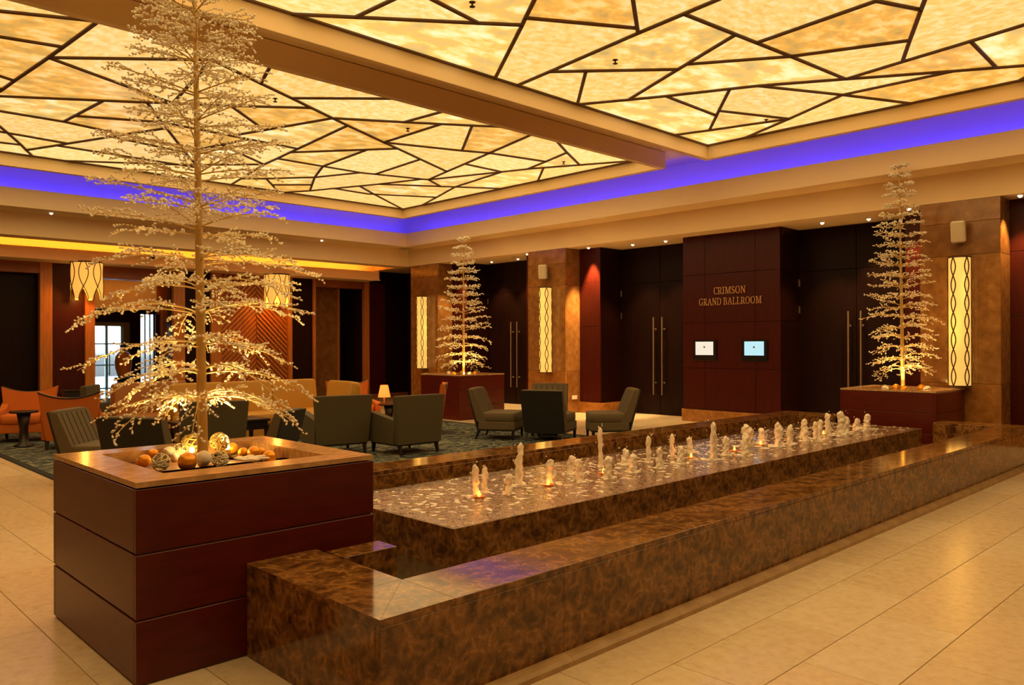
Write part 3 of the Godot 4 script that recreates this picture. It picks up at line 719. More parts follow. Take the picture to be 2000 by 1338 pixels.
const WICKER_BALLS := [
	[2.005, 0.986, 0.064, -4.935, "big glowing wicker ball resting left of the trunk", 0],
	[2.114, 0.999, 0.057, -4.782, "big wicker ball right behind the trunk", 0],
	[1.677, 0.942, 0.050, -4.558, "silvery wicker ball between the left gold balls and the silver ball", 1],
	[1.929, 0.949, 0.047, -4.926, "silvery wicker ball under the big glowing wicker ball", 1],
	[1.973, 0.939, 0.047, -4.456, "silvery wicker ball at the front right below the trunk", 1],
]
const SILVER_BALLS := [
	[1.867, 0.936, 0.044, -4.933, "shiny silver ball left of the wicker balls", 0],
	[1.930, 0.937, 0.045, -4.581, "frosted white ball at the foot of the trunk", 1],
	[1.864, 0.923, 0.031, -4.847, "small silver ball behind the left silvery wicker ball", 0],
]

# ---------------------------------------------------------------- fountain
func fountain():
	var f := thing("fountain", "long low brown marble fountain with a raised water table and broad rim", "fountain", Vector3(7.1, 0, -4.45))
	var o := -f.position
	var slab := func(n: String, x0: float, x1: float, y0: float, y1: float, z0: float, z1: float, m: Material, b := 0.0025):
		obj(n, bx(x0 + o.x, x1 + o.x, y0, y1, z0 + o.z, z1 + o.z, b), m, f)
	var md: Material = M.marble_dark
	var T := 0.035
	# joints along the long walls
	var js := [1.85, 2.96, 4.1, 5.24, 6.38, 7.52, 8.66, 9.8, 10.94, 12.4]
	for i in js.size() - 1:
		var a: float = js[i] + 0.0004; var b: float = js[i + 1] - 0.0004
		slab.call("facing_slab", a, b, 0.0, 0.4446, -2.715, -2.68, md)
		slab.call("coping_slab", a if i > 0 else 2.25, b if i < 8 else 12.0, 0.445, 0.48, -3.075, -2.68, md)
		slab.call("facing_slab", a, b, 0.0, 0.4446, -6.25, -6.215, md)
		slab.call("coping_slab", a if i > 0 else 2.25, b if i < 8 else 12.0, 0.445, 0.48, -6.25, -5.85, md)
		slab.call("inner_slab", maxf(a, 2.25), minf(b, 12.0), 0.02, 0.4446, -3.09, -3.06, md)
		slab.call("inner_slab", maxf(a, 2.25), minf(b, 12.0), 0.02, 0.4446, -5.865, -5.835, md)
	# mitred corner pieces of the coping
	for c in [[1.85, -2.68, 2.25, -3.075], [1.85, -6.25, 2.25, -5.85], [12.4, -2.68, 12.0, -3.075], [12.4, -6.25, 12.0, -5.85]]:
		for k in 2:
			var st := S()
			var p0 := Vector2(c[0] + o.x, c[1] + o.z); var p1 := Vector2(c[2] + o.x, c[3] + o.z)
			var q := [p0, p1, Vector2(p0.x, p1.y)] if k == 0 else [p0, p1, Vector2(p1.x, p0.y)]
			var cc: Vector2 = (q[0] + q[1] + q[2]) / 3.0
			for i in 3: q[i] = cc + (q[i] - cc) * 0.994
			prism_y(st, PackedVector2Array(q), 0.445, 0.48)
			obj("coping_slab", st, md, f)
	# end walls, interrupted where the planters stand
	for e in [[1.85, 2.25, 1.885, 2.235], [12.0, 12.4, 12.365, 12.015]]:
		var near: bool = e[0] < 5.0
		for s in [[-3.865, -3.075], [-5.85, -5.25]]:
			slab.call("coping_slab", e[0], e[1], 0.445, 0.48, s[0], s[1], md)
			slab.call("facing_slab", e[0] if near else e[2], e[2] if near else e[1], 0.0, 0.4446, s[0] if s[0] > -5.0 else -6.21, s[1] if s[1] < -3.2 else -2.717, md)
			slab.call("inner_slab", e[3] if near else e[3] - 0.03, e[3] + 0.03 if near else e[3], 0.02, 0.4446, s[0], s[1], md)
		slab.call("wall_core", e[0] + 0.036, e[1] - 0.036, 0.0, 0.444, -6.21, -2.72, M.marble_dark_soffit, 0.0) if false else null
	# blocks wrapping the planters
	slab.call("corner_block", 2.262, 2.6, 0.02, 0.48, -3.78, -3.6, md)
	slab.call("corner_block", 2.262, 2.6, 0.02, 0.48, -5.5, -5.33, md)
	slab.call("corner_block", 11.75, 11.99, 0.02, 0.48, -3.78, -3.6, md)
	slab.call("corner_block", 11.75, 11.99, 0.02, 0.48, -5.5, -5.33, md)
	for s in [[-3.06, -2.717], [-6.21, -5.87]]:
		slab.call("wall_core", 1.89, 12.36, 0.0, 0.444, s[0], s[1], M.marble_dark_soffit, 0.0)
	# cove kerb along the floor
	for s in [[-2.68, 1.0], [-6.25, -1.0]]:
		var p2 := PackedVector2Array([Vector2(0, 0), Vector2(0.07, 0), Vector2(0.066, 0.024), Vector2(0.05, 0.04), Vector2(0.02, 0.047), Vector2(0, 0.048)])
		for i in js.size() - 1:
			var st := S()
			var sg: float = s[1]
			var xf := Transform3D(Basis(Vector3(0, 0, sg), Vector3(0, 1, 0), Vector3(1, 0, 0)), Vector3(o.x, 0, s[0] + o.z))
			prism(st, p2, js[i] + 0.001, js[i + 1] - 0.001, xf)
			obj("kerb", st, M.kerb_stone, f)
	# moat
	slab.call("moat_floor", 2.64, 11.98, 0.0, 0.05, -5.835, -3.09, md, 0.0)
	slab.call("moat_water", 2.64, 11.97, 0.16, 0.17, -5.83, -3.095, M.moat_water, 0.0)
	slab.call("moat_floor", 2.265, 2.64, 0.0, 0.05, -3.6, -3.09, md, 0.0)
	slab.call("moat_water", 2.265, 2.64, 0.16, 0.17, -3.6, -3.095, M.moat_water, 0.0)
	# raised water table
	var xs := [3.22, 4.3, 5.4, 6.5, 7.6, 8.7, 9.8, 11.5]
	for i in xs.size() - 1:
		var a: float = xs[i] + 0.001; var b: float = xs[i + 1] - 0.001
		slab.call("basin_slab", a, b, 0.03, 0.43, -3.89, -3.85, md)
		slab.call("basin_slab", a, b, 0.03, 0.43, -5.3, -5.26, md)
	slab.call("basin_slab", 3.22, 3.26, 0.03, 0.43, -5.258, -3.892, md)
	slab.call("basin_slab", 11.46, 11.5, 0.03, 0.43, -5.258, -3.892, md)
	slab.call("basin_core", 3.262, 11.458, 0.03, 0.415, -5.258, -3.892, M.basin_marble, 0.0)
	# rippling sheet of water over the table
	var st := S(); st.set_smooth_group(0)
	var fn := FastNoiseLite.new(); fn.seed = 8; fn.frequency = 2.1; fn.fractal_octaves = 2
	var fn2 := FastNoiseLite.new(); fn2.seed = 9; fn2.frequency = 7.0; fn2.fractal_octaves = 2
	var nx := 330; var nz := 58
	var H := func(i: int, j: int) -> Vector3:
		var x := 3.215 + 8.29 * i / nx; var z := -5.305 + 1.46 * j / nz
		var e := minf(minf(x - 3.215, 11.505 - x), minf(z + 5.305, -3.845 - z))
		var k := clampf(e / 0.12, 0.0, 1.0)
		var y := 0.434 + k * (0.008 + 0.007 * fn.get_noise_2d(x, z * 1.3) + 0.008 * absf(fn2.get_noise_2d(x, z)))
		return Vector3(x + o.x, y, z + o.z)
	var rows := []
	for j in nz + 1:
		var row := []
		for i in nx + 1: row.append(H.call(i, j))
		rows.append(row)
	for j in nz:
		for i in nx:
			var a: Vector3 = rows[j][i]; var b: Vector3 = rows[j][i + 1]; var c: Vector3 = rows[j + 1][i + 1]; var d: Vector3 = rows[j + 1][i]
			st.add_vertex(a); st.add_vertex(b); st.add_vertex(c)
			st.add_vertex(a); st.add_vertex(c); st.add_vertex(d)
	obj("water_surface", st, M.water, f)
	var fk := S()
	var g := RandomNumberGenerator.new(); g.seed = 77
	for k in 900:
		var x := g.randf_range(3.3, 11.4); var z := g.randf_range(-5.22, -3.93)
		if absf(z + 4.55) > 0.5 and g.randf() < 0.45: continue
		var r := g.randf_range(0.006, 0.02)
		var xf := Transform3D(Basis(Vector3.UP, g.randf() * TAU) * Basis.from_scale(Vector3(g.randf_range(1.2, 3.2) * r, 0.004, r)), Vector3(x + o.x, 0.445, z + o.z))
		var q := []
		var ph := g.randf() * TAU
		for i in 7:
			var a := TAU * i / 7.0
			q.append(xf * Vector3(cos(a) * (1.0 + 0.35 * sin(a * 3.0 + ph)), 0.0, sin(a) * (1.0 + 0.35 * sin(a * 3.0 + ph))))
		var top: Vector3 = xf * Vector3(0, 1, 0)
		for i in 7: poly(fk, [q[i], q[(i + 1) % 7], top], Vector3.UP)
	obj("foam_flecks", fk, M.froth, f).set_meta("kind", "stuff")

func prism_y(st: SurfaceTool, p2: PackedVector2Array, y0: float, y1: float):
	# outline given in X and Z
	var tri := Geometry2D.triangulate_polygon(p2)
	for i in range(0, tri.size(), 3):
		for y in [y0, y1]:
			var q := []
			for k in 3: q.append(Vector3(p2[tri[i + k]].x, y, p2[tri[i + k]].y))
			poly(st, q, Vector3(0, -1.0 if y == y0 else 1.0, 0))
	var cw := Geometry2D.is_polygon_clockwise(p2)
	for i in p2.size():
		var a := p2[i]; var b := p2[(i + 1) % p2.size()]
		var n := Vector3(b.y - a.y, 0, a.x - b.x) * (-1.0 if cw else 1.0)
		poly(st, [Vector3(a.x, y0, a.y), Vector3(b.x, y0, b.y), Vector3(b.x, y1, b.y), Vector3(a.x, y1, a.y)], n)

# ---------------------------------------------------------------- planters and beaded trees
func planter(c: Vector3, sx: float, sz: float, h: float, label: String) -> Node3D:
	var p := thing("planter_box", label, "planter", c, 0.0, "mahogany tree planters")
	var hx := sx * 0.5; var hz := sz * 0.5; var t := 0.03
	var bh := (h - 0.03) / 3.0
	for k in 3:
		var y0 := bh * k + (0.004 if k > 0 else 0.012); var y1 := bh * (k + 1) - 0.004
		for s in [-1.0, 1.0]:
			obj("panel", bx(-hx, hx, y0, y1, s * hz - t * 0.5 - s * t * 0.5, s * hz + t * 0.5 - s * t * 0.5, 0.003), M.mahogany_planter, p)
			obj("panel", bx(s * hx - t * 0.5 - s * t * 0.5, s * hx + t * 0.5 - s * t * 0.5, y0, y1, -hz + t, hz - t, 0.003), M.mahogany_planter, p)
	obj("core", bx(-hx + 0.012, hx - 0.012, 0.0, h - 0.065, -hz + 0.012, hz - 0.012, 0.0), M.shadow_gap, p)
	# stone rim with an open middle
	var iw := 0.2; var fw := 0.14
	for s in [-1.0, 1.0]:
		var st := S()
		var q := PackedVector2Array([Vector2(-hx, s * hz), Vector2(hx, s * hz), Vector2(hx - iw, s * (hz - iw)), Vector2(-hx + iw, s * (hz - iw))])
		prism_y(st, q, h - 0.026, h)
		obj("rim_slab", st, M.rim_stone, p)
		st = S()
		q = PackedVector2Array([Vector2(s * hx, -hz), Vector2(s * hx, hz), Vector2(s * (hx - iw), hz - iw), Vector2(s * (hx - iw), -hz + iw)])
		prism_y(st, q, h - 0.026, h)
		obj("rim_slab", st, M.rim_stone, p)
		obj("well_side", bx(-hx + iw - 0.02, hx - iw + 0.02, h - 0.075, h - 0.026, s * (hz - iw + 0.01) - 0.01, s * (hz - iw + 0.01) + 0.01, 0.0), M.rim_stone, p)
		obj("well_side", bx(s * (hx - iw + 0.01) - 0.01, s * (hx - iw + 0.01) + 0.01, h - 0.075, h - 0.026, -hz + iw, hz - iw, 0.0), M.rim_stone, p)
	obj("well_floor", bx(-hx + iw, hx - iw, h - 0.075, h - 0.065, -hz + iw, hz - iw, 0.0), M.rim_stone, p)
	return p

const P1 := Vector3(1.97, 0, -4.555)
const P2 := Vector3(12.78, 0, -4.555)
const P3 := Vector3(11.35, 0, -13.26)

func planters_and_trees():
	planter(P1, 1.32, 1.37, 0.957, "large dark red mahogany planter standing at the near end of the fountain")
	planter(P2, 1.26, 1.37, 0.907, "dark mahogany planter at the far end of the fountain")
	planter(P3, 1.3, 1.3, 0.957, "dark mahogany planter behind the slipper chairs, before the second door pair")
	tree(P1 + Vector3(-0.03, 0.88, -0.06), 3.55, 0.62, 101, 20, 7, 12, 1.1, Vector3(-0.011, 0, -0.011), "tall gold beaded tree rising from the nearest planter past the ceiling")
	tree(P2 + Vector3(-0.1, 0.807, 0.05), 3.55, 0.56, 202, 21, 6, 8, 1.6, Vector3(-0.008, 0, -0.01), "gold beaded tree in the planter at the far end of the fountain")
	tree(P3 + Vector3(-0.18, 0.857, 0.25), 3.05, 0.62, 303, 16, 6, 8, 1.9, Vector3(0.0, 0, 0.0), "gold beaded tree in front of the dark doors beside the second pillar")
	for p in [P1 + Vector3(-0.03, 0.965, -0.22), P1 + Vector3(0.2, 0.96, -0.24)]:
		bulb(p, 1.1, "small glowing uplight beside the trunk of the nearest tree, " + ("behind the big wicker ball" if p.x < P1.x else "right of the trunk"))
	bulb(P2 + Vector3(-0.27, 0.93, 0.12), 0.9, "small glowing uplight under the tree at the far end of the fountain")
	bulb(P3 + Vector3(-0.3, 0.98, 0.4), 1.1, "small glowing uplight under the tree beside the second pillar")

func bulb(p: Vector3, e: float, label: String):
	var o := thing("uplight", label, "light", p, 0.0, "uplights under the trees")
	var st := S(); ball(st, Vector3.ZERO, Vector3(0.016, 0.02, 0.016), 12, 8)
	obj("bulb", st, M.bulb_glow, o)
	st = S(); lathe(st, [Vector2(0, -0.07), Vector2(0.022, -0.07), Vector2(0.02, -0.022), Vector2(0.014, -0.014), Vector2(0, -0.014)], 12)
	obj("holder", st, M.gold_trunk, o)
	omni("uplight_lamp", p, Color(1.0, 0.8, 0.42), e * 0.06, 0.012)
	spot("uplight_beam", p + Vector3(0, 0.025, 0), Vector3(90, 0, 0), Color(1.0, 0.8, 0.45), e * 2.2, 62.0)

func tree(at: Vector3, height: float, reach: float, seed_: int, tiers: int, per: int, twigs: int, bead: float, lean: Vector3, label: String):
	var o := thing("beaded_tree", label, "tree", at, 0.0, "gold beaded trees")
	var g := RandomNumberGenerator.new(); g.seed = seed_
	var st := S()
	var pts := []; var rad := []
	for i in 13:
		var t := i / 12.0
		pts.append(Vector3(lean.x * height * t, height * t, lean.z * height * t)); rad.append(lerpf(0.031, 0.006, pow(t, 1.1)) * (1.0 if t < 0.9 else 0.8))
	tube(st, pts, rad, 14, true)
	obj("trunk", st, M.gold_trunk, o)
	var beads: Array[Transform3D] = []
	for k in tiers:
		var t := 0.115 + 0.87 * k / (tiers - 1.0)
		var y := height * t
		var prof := 1.0 if t < 0.35 else lerpf(1.0, 0.62, (t - 0.35) / 0.35) if t < 0.7 else lerpf(0.62, 0.12, pow((t - 0.7) / 0.3, 1.2))
		var n := per if t < 0.8 else per - 1
		var a0 := g.randf() * TAU
		for b in n:
			var az := a0 + TAU * b / n + g.randf_range(-0.3, 0.3)
			var L := reach * prof * g.randf_range(0.68, 1.05)
			var dirv := Vector3(cos(az), 0, sin(az))
			var rise := lerpf(0.34, 0.22, t) * g.randf_range(0.6, 1.2)
			var droop := lerpf(0.72, 0.1, minf(t * 2.2, 1.0)) * g.randf_range(0.7, 1.2)
			var y0 := y + g.randf_range(-0.03, 0.03)
			var base := Vector3(lean.x * y0, y0, lean.z * y0)
			var bp := []; var br := []
			var wob := g.randf_range(-0.12, 0.12)
			var P := func(s: float) -> Vector3:
				var side := Vector3(-dirv.z, 0, dirv.x)
				return base + dirv * (L * s) + Vector3.UP * (L * (rise * s - droop * s * s)) + side * (wob * L * s * s)
			for i in 7:
				bp.append(P.call(i / 6.0)); br.append(lerpf(0.0055, 0.0022, i / 6.0) * (1.0 if bead < 1.4 else 1.35))
			var bs := S()
			tube(bs, bp, br, 5)
			for w in twigs:
				var s := lerpf(0.16, 1.0, (w + g.randf() * 0.8) / twigs)
				var q: Vector3 = P.call(s)
				var sgn := 1.0 if w % 2 == 0 else -1.0
				var fwd: Vector3 = (P.call(minf(s + 0.05, 1.05)) - P.call(s - 0.05)).normalized()
				var sd := Vector3(-dirv.z, 0, dirv.x) * sgn
				var td := (fwd * g.randf_range(0.5, 1.1) + sd * g.randf_range(0.35, 1.0) + Vector3.UP * g.randf_range(-0.22, 0.3)).normalized()
				var tl := reach * g.randf_range(0.16, 0.34) * (1.0 - 0.35 * s) * (0.5 + 0.5 * prof)
				var m := q + td * tl * 0.55 + Vector3.UP * g.randf_range(-0.01, 0.01)
				var e := q + td * tl + Vector3.DOWN * tl * g.randf_range(0.0, 0.25)
				tube(bs, [q, m, e], [0.0018 * bead, 0.0015 * bead, 0.001 * bead], 3)
				var nb := 7 if bead < 1.4 else 4
				for i in nb:
					var u := (i + 1.0) / nb
					var c := q.lerp(m, u * 2.0) if u < 0.5 else m.lerp(e, u * 2.0 - 1.0)
					var dv := (td + Vector3(g.randf_range(-1, 1), g.randf_range(-0.8, 0.9), g.randf_range(-1, 1)) * 0.9).normalized()
					var bas := Basis(Quaternion(Vector3.UP, dv)) * Basis.from_scale(Vector3.ONE * bead * g.randf_range(0.75, 1.2))
					beads.append(Transform3D(bas, c + dv * 0.009 * bead))
			obj("branch", bs, M.twig, o)
	# beads: small teardrops, thousands of them
	var bm := S()
	lathe(bm, [Vector2(0, -0.009), Vector2(0.0022, -0.005), Vector2(0.0056, 0.003), Vector2(0.005, 0.0075), Vector2(0, 0.0105)], 6)
	var mm := MultiMesh.new(); mm.transform_format = MultiMesh.TRANSFORM_3D; mm.mesh = bake(bm)
	mm.instance_count = beads.size()
	for i in beads.size(): mm.set_instance_transform(i, beads[i])
	var mi := MultiMeshInstance3D.new(); mi.name = "beads"; mi.multimesh = mm; mi.material_override = M.bead
	mi.set_meta("kind", "stuff")
	o.add_child(mi, true)

# ---------------------------------------------------------------- ornaments lying round the trunk
func wicker(n: String, c: Vector3, r: float, seed_: int, m: Material, label: String):
	var g := RandomNumberGenerator.new(); g.seed = seed_
	var o := thing(n, label, "ornament", c, 0.0, "wicker balls in the nearest planter")
	for k in 11:
		var st := S()
		var b := Basis.from_euler(Vector3(g.randf() * TAU, g.randf() * TAU, g.randf() * TAU))
		var pts := []; var rr := []
		for i in 25:
			var a := TAU * i / 24.0
			pts.append(b * Vector3(cos(a), sin(a) * 0.96, 0.25 * sin(a * 2.0 + k)).normalized() * r * (0.93 + 0.05 * (k % 2))); rr.append(r * 0.075)
		tube(st, pts, rr, 5)
		obj("strand", st, m, o)

func gold(n: String, c: Vector3, r: float, m: Material, label: String, grp: String):
	var st := S(); ball(st, Vector3.ZERO, Vector3(r, r, r), 28, 18)
	var o := obj(n, st, m, null, c); tag(o, label, "ornament", grp)

func ornaments():
	var G := "gold balls in the nearest planter"
	for b in GOLD_BALLS: gold("gold_ball", Vector3(b[0], b[1], b[3]), b[2], M.gold_ball, b[4], G)
	for b in WICKER_BALLS: wicker("wicker_ball", Vector3(b[0], b[1], b[3]), b[2], 20 + int(b[0] * 100), M.wicker if b[5] == 0 else M.silver_wicker, b[4])
	for b in SILVER_BALLS: gold("silver_ball", Vector3(b[0], b[1], b[3]), b[2], M.silver_ball if b[5] == 0 else M.white_feather, b[4], "pale ornaments in the nearest planter")
	# ribbon-like white leaves right of the trunk
	var st := S()
	var c := Vector3(2.1, 0.93, -4.35)
	for k in 6:
		var a := 0.5 + k * 0.5
		var d := Vector3(cos(a), 0.25, sin(a)).normalized()
		cushion(st, c + d * 0.06, Vector3(0.13, 0.012, 0.035), 0.6, Transform3D(Basis(Vector3.UP, -a), c) * Transform3D(Basis(), -c), 8, 6)
	var o := obj("white_spray", st, M.white_feather); tag(o, "white leaf spray lying right of the trunk among the gold balls", "ornament")
	# ornaments of the two other planters
	for p in [[P2, 0.807, "at the far end of the fountain", 3], [P3, 0.857, "beside the second pillar", 5]]:
		var g := RandomNumberGenerator.new(); g.seed = 40 + p[3]
		for k in 5:
			var a := TAU * k / 5.0 + 0.4
			var q: Vector3 = p[0] + Vector3(cos(a) * 0.3 - 0.1, p[1] + 0.1, sin(a) * 0.3 + 0.1)
			gold("gold_ball", q, 0.055, M.gold_ball if k % 2 == 0 else M.silver_ball, "%s %s ball of the ring %s" % [ordinal(k), "gold" if k % 2 == 0 else "silver", "in the planter " + p[2]], "balls in the planter " + p[2])
const JETS := [
	[4.24, -4.41, 0.17, 0.055, 0, 0],
	[4.80, -4.48, 0.22, 0.094, 0, 1],
	[5.06, -4.39, 0.20, 0.065, 0, 2],
	[5.33, -4.31, 0.20, 0.071, 0, 3],
	[5.76, -4.37, 0.17, 0.070, 0, 4],
	[6.10, -4.32, 0.20, 0.063, 0, 5],
	[6.50, -4.36, 0.18, 0.071, 0, 6],
	[6.91, -4.28, 0.39, 0.084, 0, 7],
	[7.28, -4.33, 0.21, 0.066, 0, 8],
	[7.47, -4.24, 0.23, 0.089, 0, 9],
	[8.00, -4.46, 0.27, 0.142, 0, 10],
	[8.32, -4.32, 0.28, 0.097, 0, 11],
	[8.60, -4.29, 0.24, 0.081, 0, 12],
	[9.00, -4.29, 0.15, 0.065, 0, 13],
	[9.29, -4.28, 0.25, 0.079, 0, 14],
	[9.31, -4.48, 0.24, 0.074, 0, 15],
	[9.81, -4.36, 0.29, 0.097, 0, 16],
	[10.04, -4.29, 0.31, 0.127, 0, 17],
	[10.29, -4.37, 0.12, 0.072, 0, 18],
	[10.52, -4.31, 0.18, 0.088, 0, 19],
	[10.84, -4.34, 0.22, 0.106, 0, 20],
	[4.02, -4.54, 0.25, 0.055, 1, 0],
	[4.15, -4.59, 0.21, 0.048, 1, 1],
	[4.60, -4.68, 0.35, 0.076, 1, 2],
	[5.30, -4.72, 0.17, 0.064, 1, 3],
	[5.79, -4.77, 0.39, 0.049, 1, 4],
	[6.05, -4.68, 0.16, 0.064, 1, 5],
	[6.34, -4.62, 0.27, 0.046, 1, 6],
	[6.86, -4.70, 0.24, 0.048, 1, 7],
	[7.27, -4.73, 0.17, 0.079, 1, 8],
	[8.50, -4.59, 0.18, 0.075, 1, 9],
]

# ---------------------------------------------------------------- water jets and floating candles
func jets_and_candles():
	for j in JETS:
		var h: float = j[2]; var w: float = j[3]
		var look := "tall slender" if h > 0.3 else "broad" if w > 0.08 else "short" if h < 0.2 else "frothy"
		var row := "lounge side row" if j[4] == 1 else "open floor side row"
		var o := thing("water_jet", "%s water jet, %s from the near planter, %s" % [look, ordinal(j[5]), row], "water jet", Vector3(j[0], 0.441, j[1]), 0.0, "fountain water jets")
		var g := RandomNumberGenerator.new(); g.seed = int(j[0] * 1000)
		var fn := FastNoiseLite.new(); fn.seed = int(j[0] * 777); fn.frequency = 26.0; fn.fractal_octaves = 3
		var st := S()
		var lobes := 2 if w > 0.075 else 1
		for lb in lobes:
			var off := Vector3(g.randf_range(-1, 1), 0, g.randf_range(-1, 1)).normalized() * w * (0.3 if lobes > 1 else 0.0)
			var hh := h * (1.0 if lb == 0 else g.randf_range(0.6, 0.9))
			froth_column(st, off, hh, w * (0.5 if lobes == 1 else 0.36), fn, g)
		for k in 7:
			var c := Vector3(g.randf_range(-1, 1) * w * 0.8, h * g.randf_range(0.3, 1.04), g.randf_range(-1, 1) * w * 0.8)
			var r := g.randf_range(0.003, 0.007)
			ball(st, c, Vector3(r, r * 1.4, r), 6, 4)
		obj("spout", st, M.froth, o)
		st = S()
		for k in 6:
			var a := TAU * k / 6.0 + g.randf()
			var c := Vector3(cos(a), 0, sin(a)) * w * g.randf_range(0.4, 1.3)
			ball(st, c + Vector3(0, 0.004, 0), Vector3(w * g.randf_range(0.25, 0.5), 0.009, w * g.randf_range(0.2, 0.4)), 10, 5)
		obj("foam", st, M.froth, o)
	var k := 0
	for x in [3.98, 4.71, 5.48, 6.85, 7.62, 8.27, 8.96, 9.77, 10.44]:
		var o := thing("floating_candle", "small lit candle floating between the water jets, %s from the near planter" % ordinal(k), "candle", Vector3(x, 0.437, -4.46 + 0.03 * sin(k * 2.0)), 0.0, "floating candles")
		var st := S()
		lathe(st, [Vector2(0, -0.006), Vector2(0.03, -0.006), Vector2(0.045, 0.016), Vector2(0.043, 0.018), Vector2(0.03, 0.008), Vector2(0, 0.008)], 16)
		obj("wax", st, M.candle_wax, o)
		st = S()
		lathe(st, [Vector2(0, 0.008), Vector2(0.011, 0.014), Vector2(0.014, 0.026), Vector2(0.008, 0.045), Vector2(0, 0.062)], 10)
		obj("flame", st, M.flame_glow, o)
		omni("candle_flame", o.position + Vector3(0, 0.035, 0), Color(1.0, 0.55, 0.2), 0.02, 0.01)
		k += 1

func froth_column(st: SurfaceTool, off: Vector3, h: float, r: float, fn: FastNoiseLite, g: RandomNumberGenerator):
	st.set_smooth_group(0)
	var n := 14; var m := 18
	var rows := []
	var bend := Vector3(g.randf_range(-0.3, 0.3), 0, g.randf_range(-0.3, 0.3)) * r
	for i in m + 1:
		var t := i / float(m)
		var prof := (0.75 + 0.35 * pow(1.0 - t, 2.0)) * (1.0 if t < 0.8 else sqrt(maxf(0.0, 1.0 - pow((t - 0.8) / 0.2, 2.0))))
		if t > 0.55 and t < 0.9: prof *= 1.12
		var row := []
		for j in n:
			var a := TAU * j / n
			var p := Vector3(cos(a) * r * prof, t * h - 0.006, sin(a) * r * prof)
			var d := 1.0 + 0.95 * fn.get_noise_3d(p.x + off.x, p.y * 0.6, p.z + off.z)
			row.append(off + bend * t * 2.0 + Vector3(p.x * d, p.y + (0.012 * fn.get_noise_3d(p.z * 2.0, p.x * 2.0, p.y) if t > 0.5 else 0.0), p.z * d))
		rows.append(row)
	for i in m:
		for j in n:
			var k := (j + 1) % n
			var A: Vector3 = rows[i][k]; var B: Vector3 = rows[i][j]; var C: Vector3 = rows[i + 1][j]; var D: Vector3 = rows[i + 1][k]
			st.add_vertex(A); st.add_vertex(C); st.add_vertex(B)
			st.add_vertex(A); st.add_vertex(D); st.add_vertex(C)
	st.set_smooth_group(-1)

# ---------------------------------------------------------------- seating
func leg(parent: Node, x: float, z: float, h: float, dx: float, dz: float, w := 0.024):
	var st := S(); var a := w; var b := w * 0.6
	var top := [Vector3(x - a, h, z - a), Vector3(x + a, h, z - a), Vector3(x + a, h, z + a), Vector3(x - a, h, z + a)]
	var c := Vector3(x + dx, 0, z + dz)
	var bot := [c + Vector3(-b, 0, -b), c + Vector3(b, 0, -b), c + Vector3(b, 0, b), c + Vector3(-b, 0, b)]
	poly(st, top, Vector3.UP); poly(st, bot, Vector3.DOWN)
	for i in 4:
		var j := (i + 1) % 4
		poly(st, [bot[i], bot[j], top[j], top[i]], (bot[i] + bot[j]) * 0.5 - c)
	obj("leg", st, M.black_leg, parent)

# box with separate bottom and top rectangles (tapered or leaning panel)
func wedge(st: SurfaceTool, y0: float, y1: float, b: Array, t: Array):
	var B := [Vector3(b[0], y0, b[2]), Vector3(b[1], y0, b[2]), Vector3(b[1], y0, b[3]), Vector3(b[0], y0, b[3])]
	var T := [Vector3(t[0], y1, t[2]), Vector3(t[1], y1, t[2]), Vector3(t[1], y1, t[3]), Vector3(t[0], y1, t[3])]
	var c := Vector3.ZERO
	for i in 4: c += (B[i] + T[i]) / 8.0
	poly(st, B, Vector3.DOWN); poly(st, T, Vector3.UP)
	for i in 4:
		var j := (i + 1) % 4
		poly(st, [B[i], B[j], T[j], T[i]], (B[i] + B[j] + T[i] + T[j]) * 0.25 - c)

func club_chair(label: String, at: Vector3, turn: float) -> Node3D:
	var o := thing("club_armchair", label, "armchair", at, turn, "olive club armchairs in the lounge")
	var st := S(); wedge(st, 0.16, 0.84, [-0.375, 0.375, 0.25, 0.37], [-0.43, 0.43, 0.3, 0.405]); rounded_top(st, 0.84, -0.43, 0.43, 0.3, 0.405)
	obj("backrest", st, M.olive_fabric, o)
	for s in [-1.0, 1.0]:
		st = S()
		var p2 := PackedVector2Array([Vector2(-0.37, 0.16), Vector2(0.26, 0.16), Vector2(0.3, 0.5), Vector2(-0.34, 0.6), Vector2(-0.37, 0.58)])
		prism(st, p2, -0.055, 0.055, Transform3D(Basis(Vector3(0, 0, 1), Vector3(0, 1, 0), Vector3(-1, 0, 0)), Vector3(s * 0.345, 0, 0)))
		obj("arm", st, M.olive_fabric, o)
	st = S(); addb(st, -0.29, 0.29, 0.16, 0.3, -0.36, 0.26, 0.01)
	obj("seat_frame", st, M.olive_fabric, o)
	st = S(); cushion(st, Vector3(0, 0.375, -0.05), Vector3(0.575, 0.17, 0.66), 0.22)
	obj("seat_cushion", st, M.olive_fabric, o)
	obj("base_rail", bx(-0.365, 0.365, 0.135, 0.165, -0.35, 0.35, 0.004), M.black_leg, o)
	for x in [-0.33, 0.33]:
		leg(o, x, -0.32, 0.14, 0.0, -0.01); leg(o, x, 0.32, 0.14, 0.0, 0.04)
	return o

func rounded_top(st: SurfaceTool, y: float, x0: float, x1: float, z0: float, z1: float):
	cushion(st, Vector3((x0 + x1) * 0.5, y, (z0 + z1) * 0.5), Vector3(x1 - x0, 0.03, z1 - z0), 0.25, Transform3D(), 10, 6)

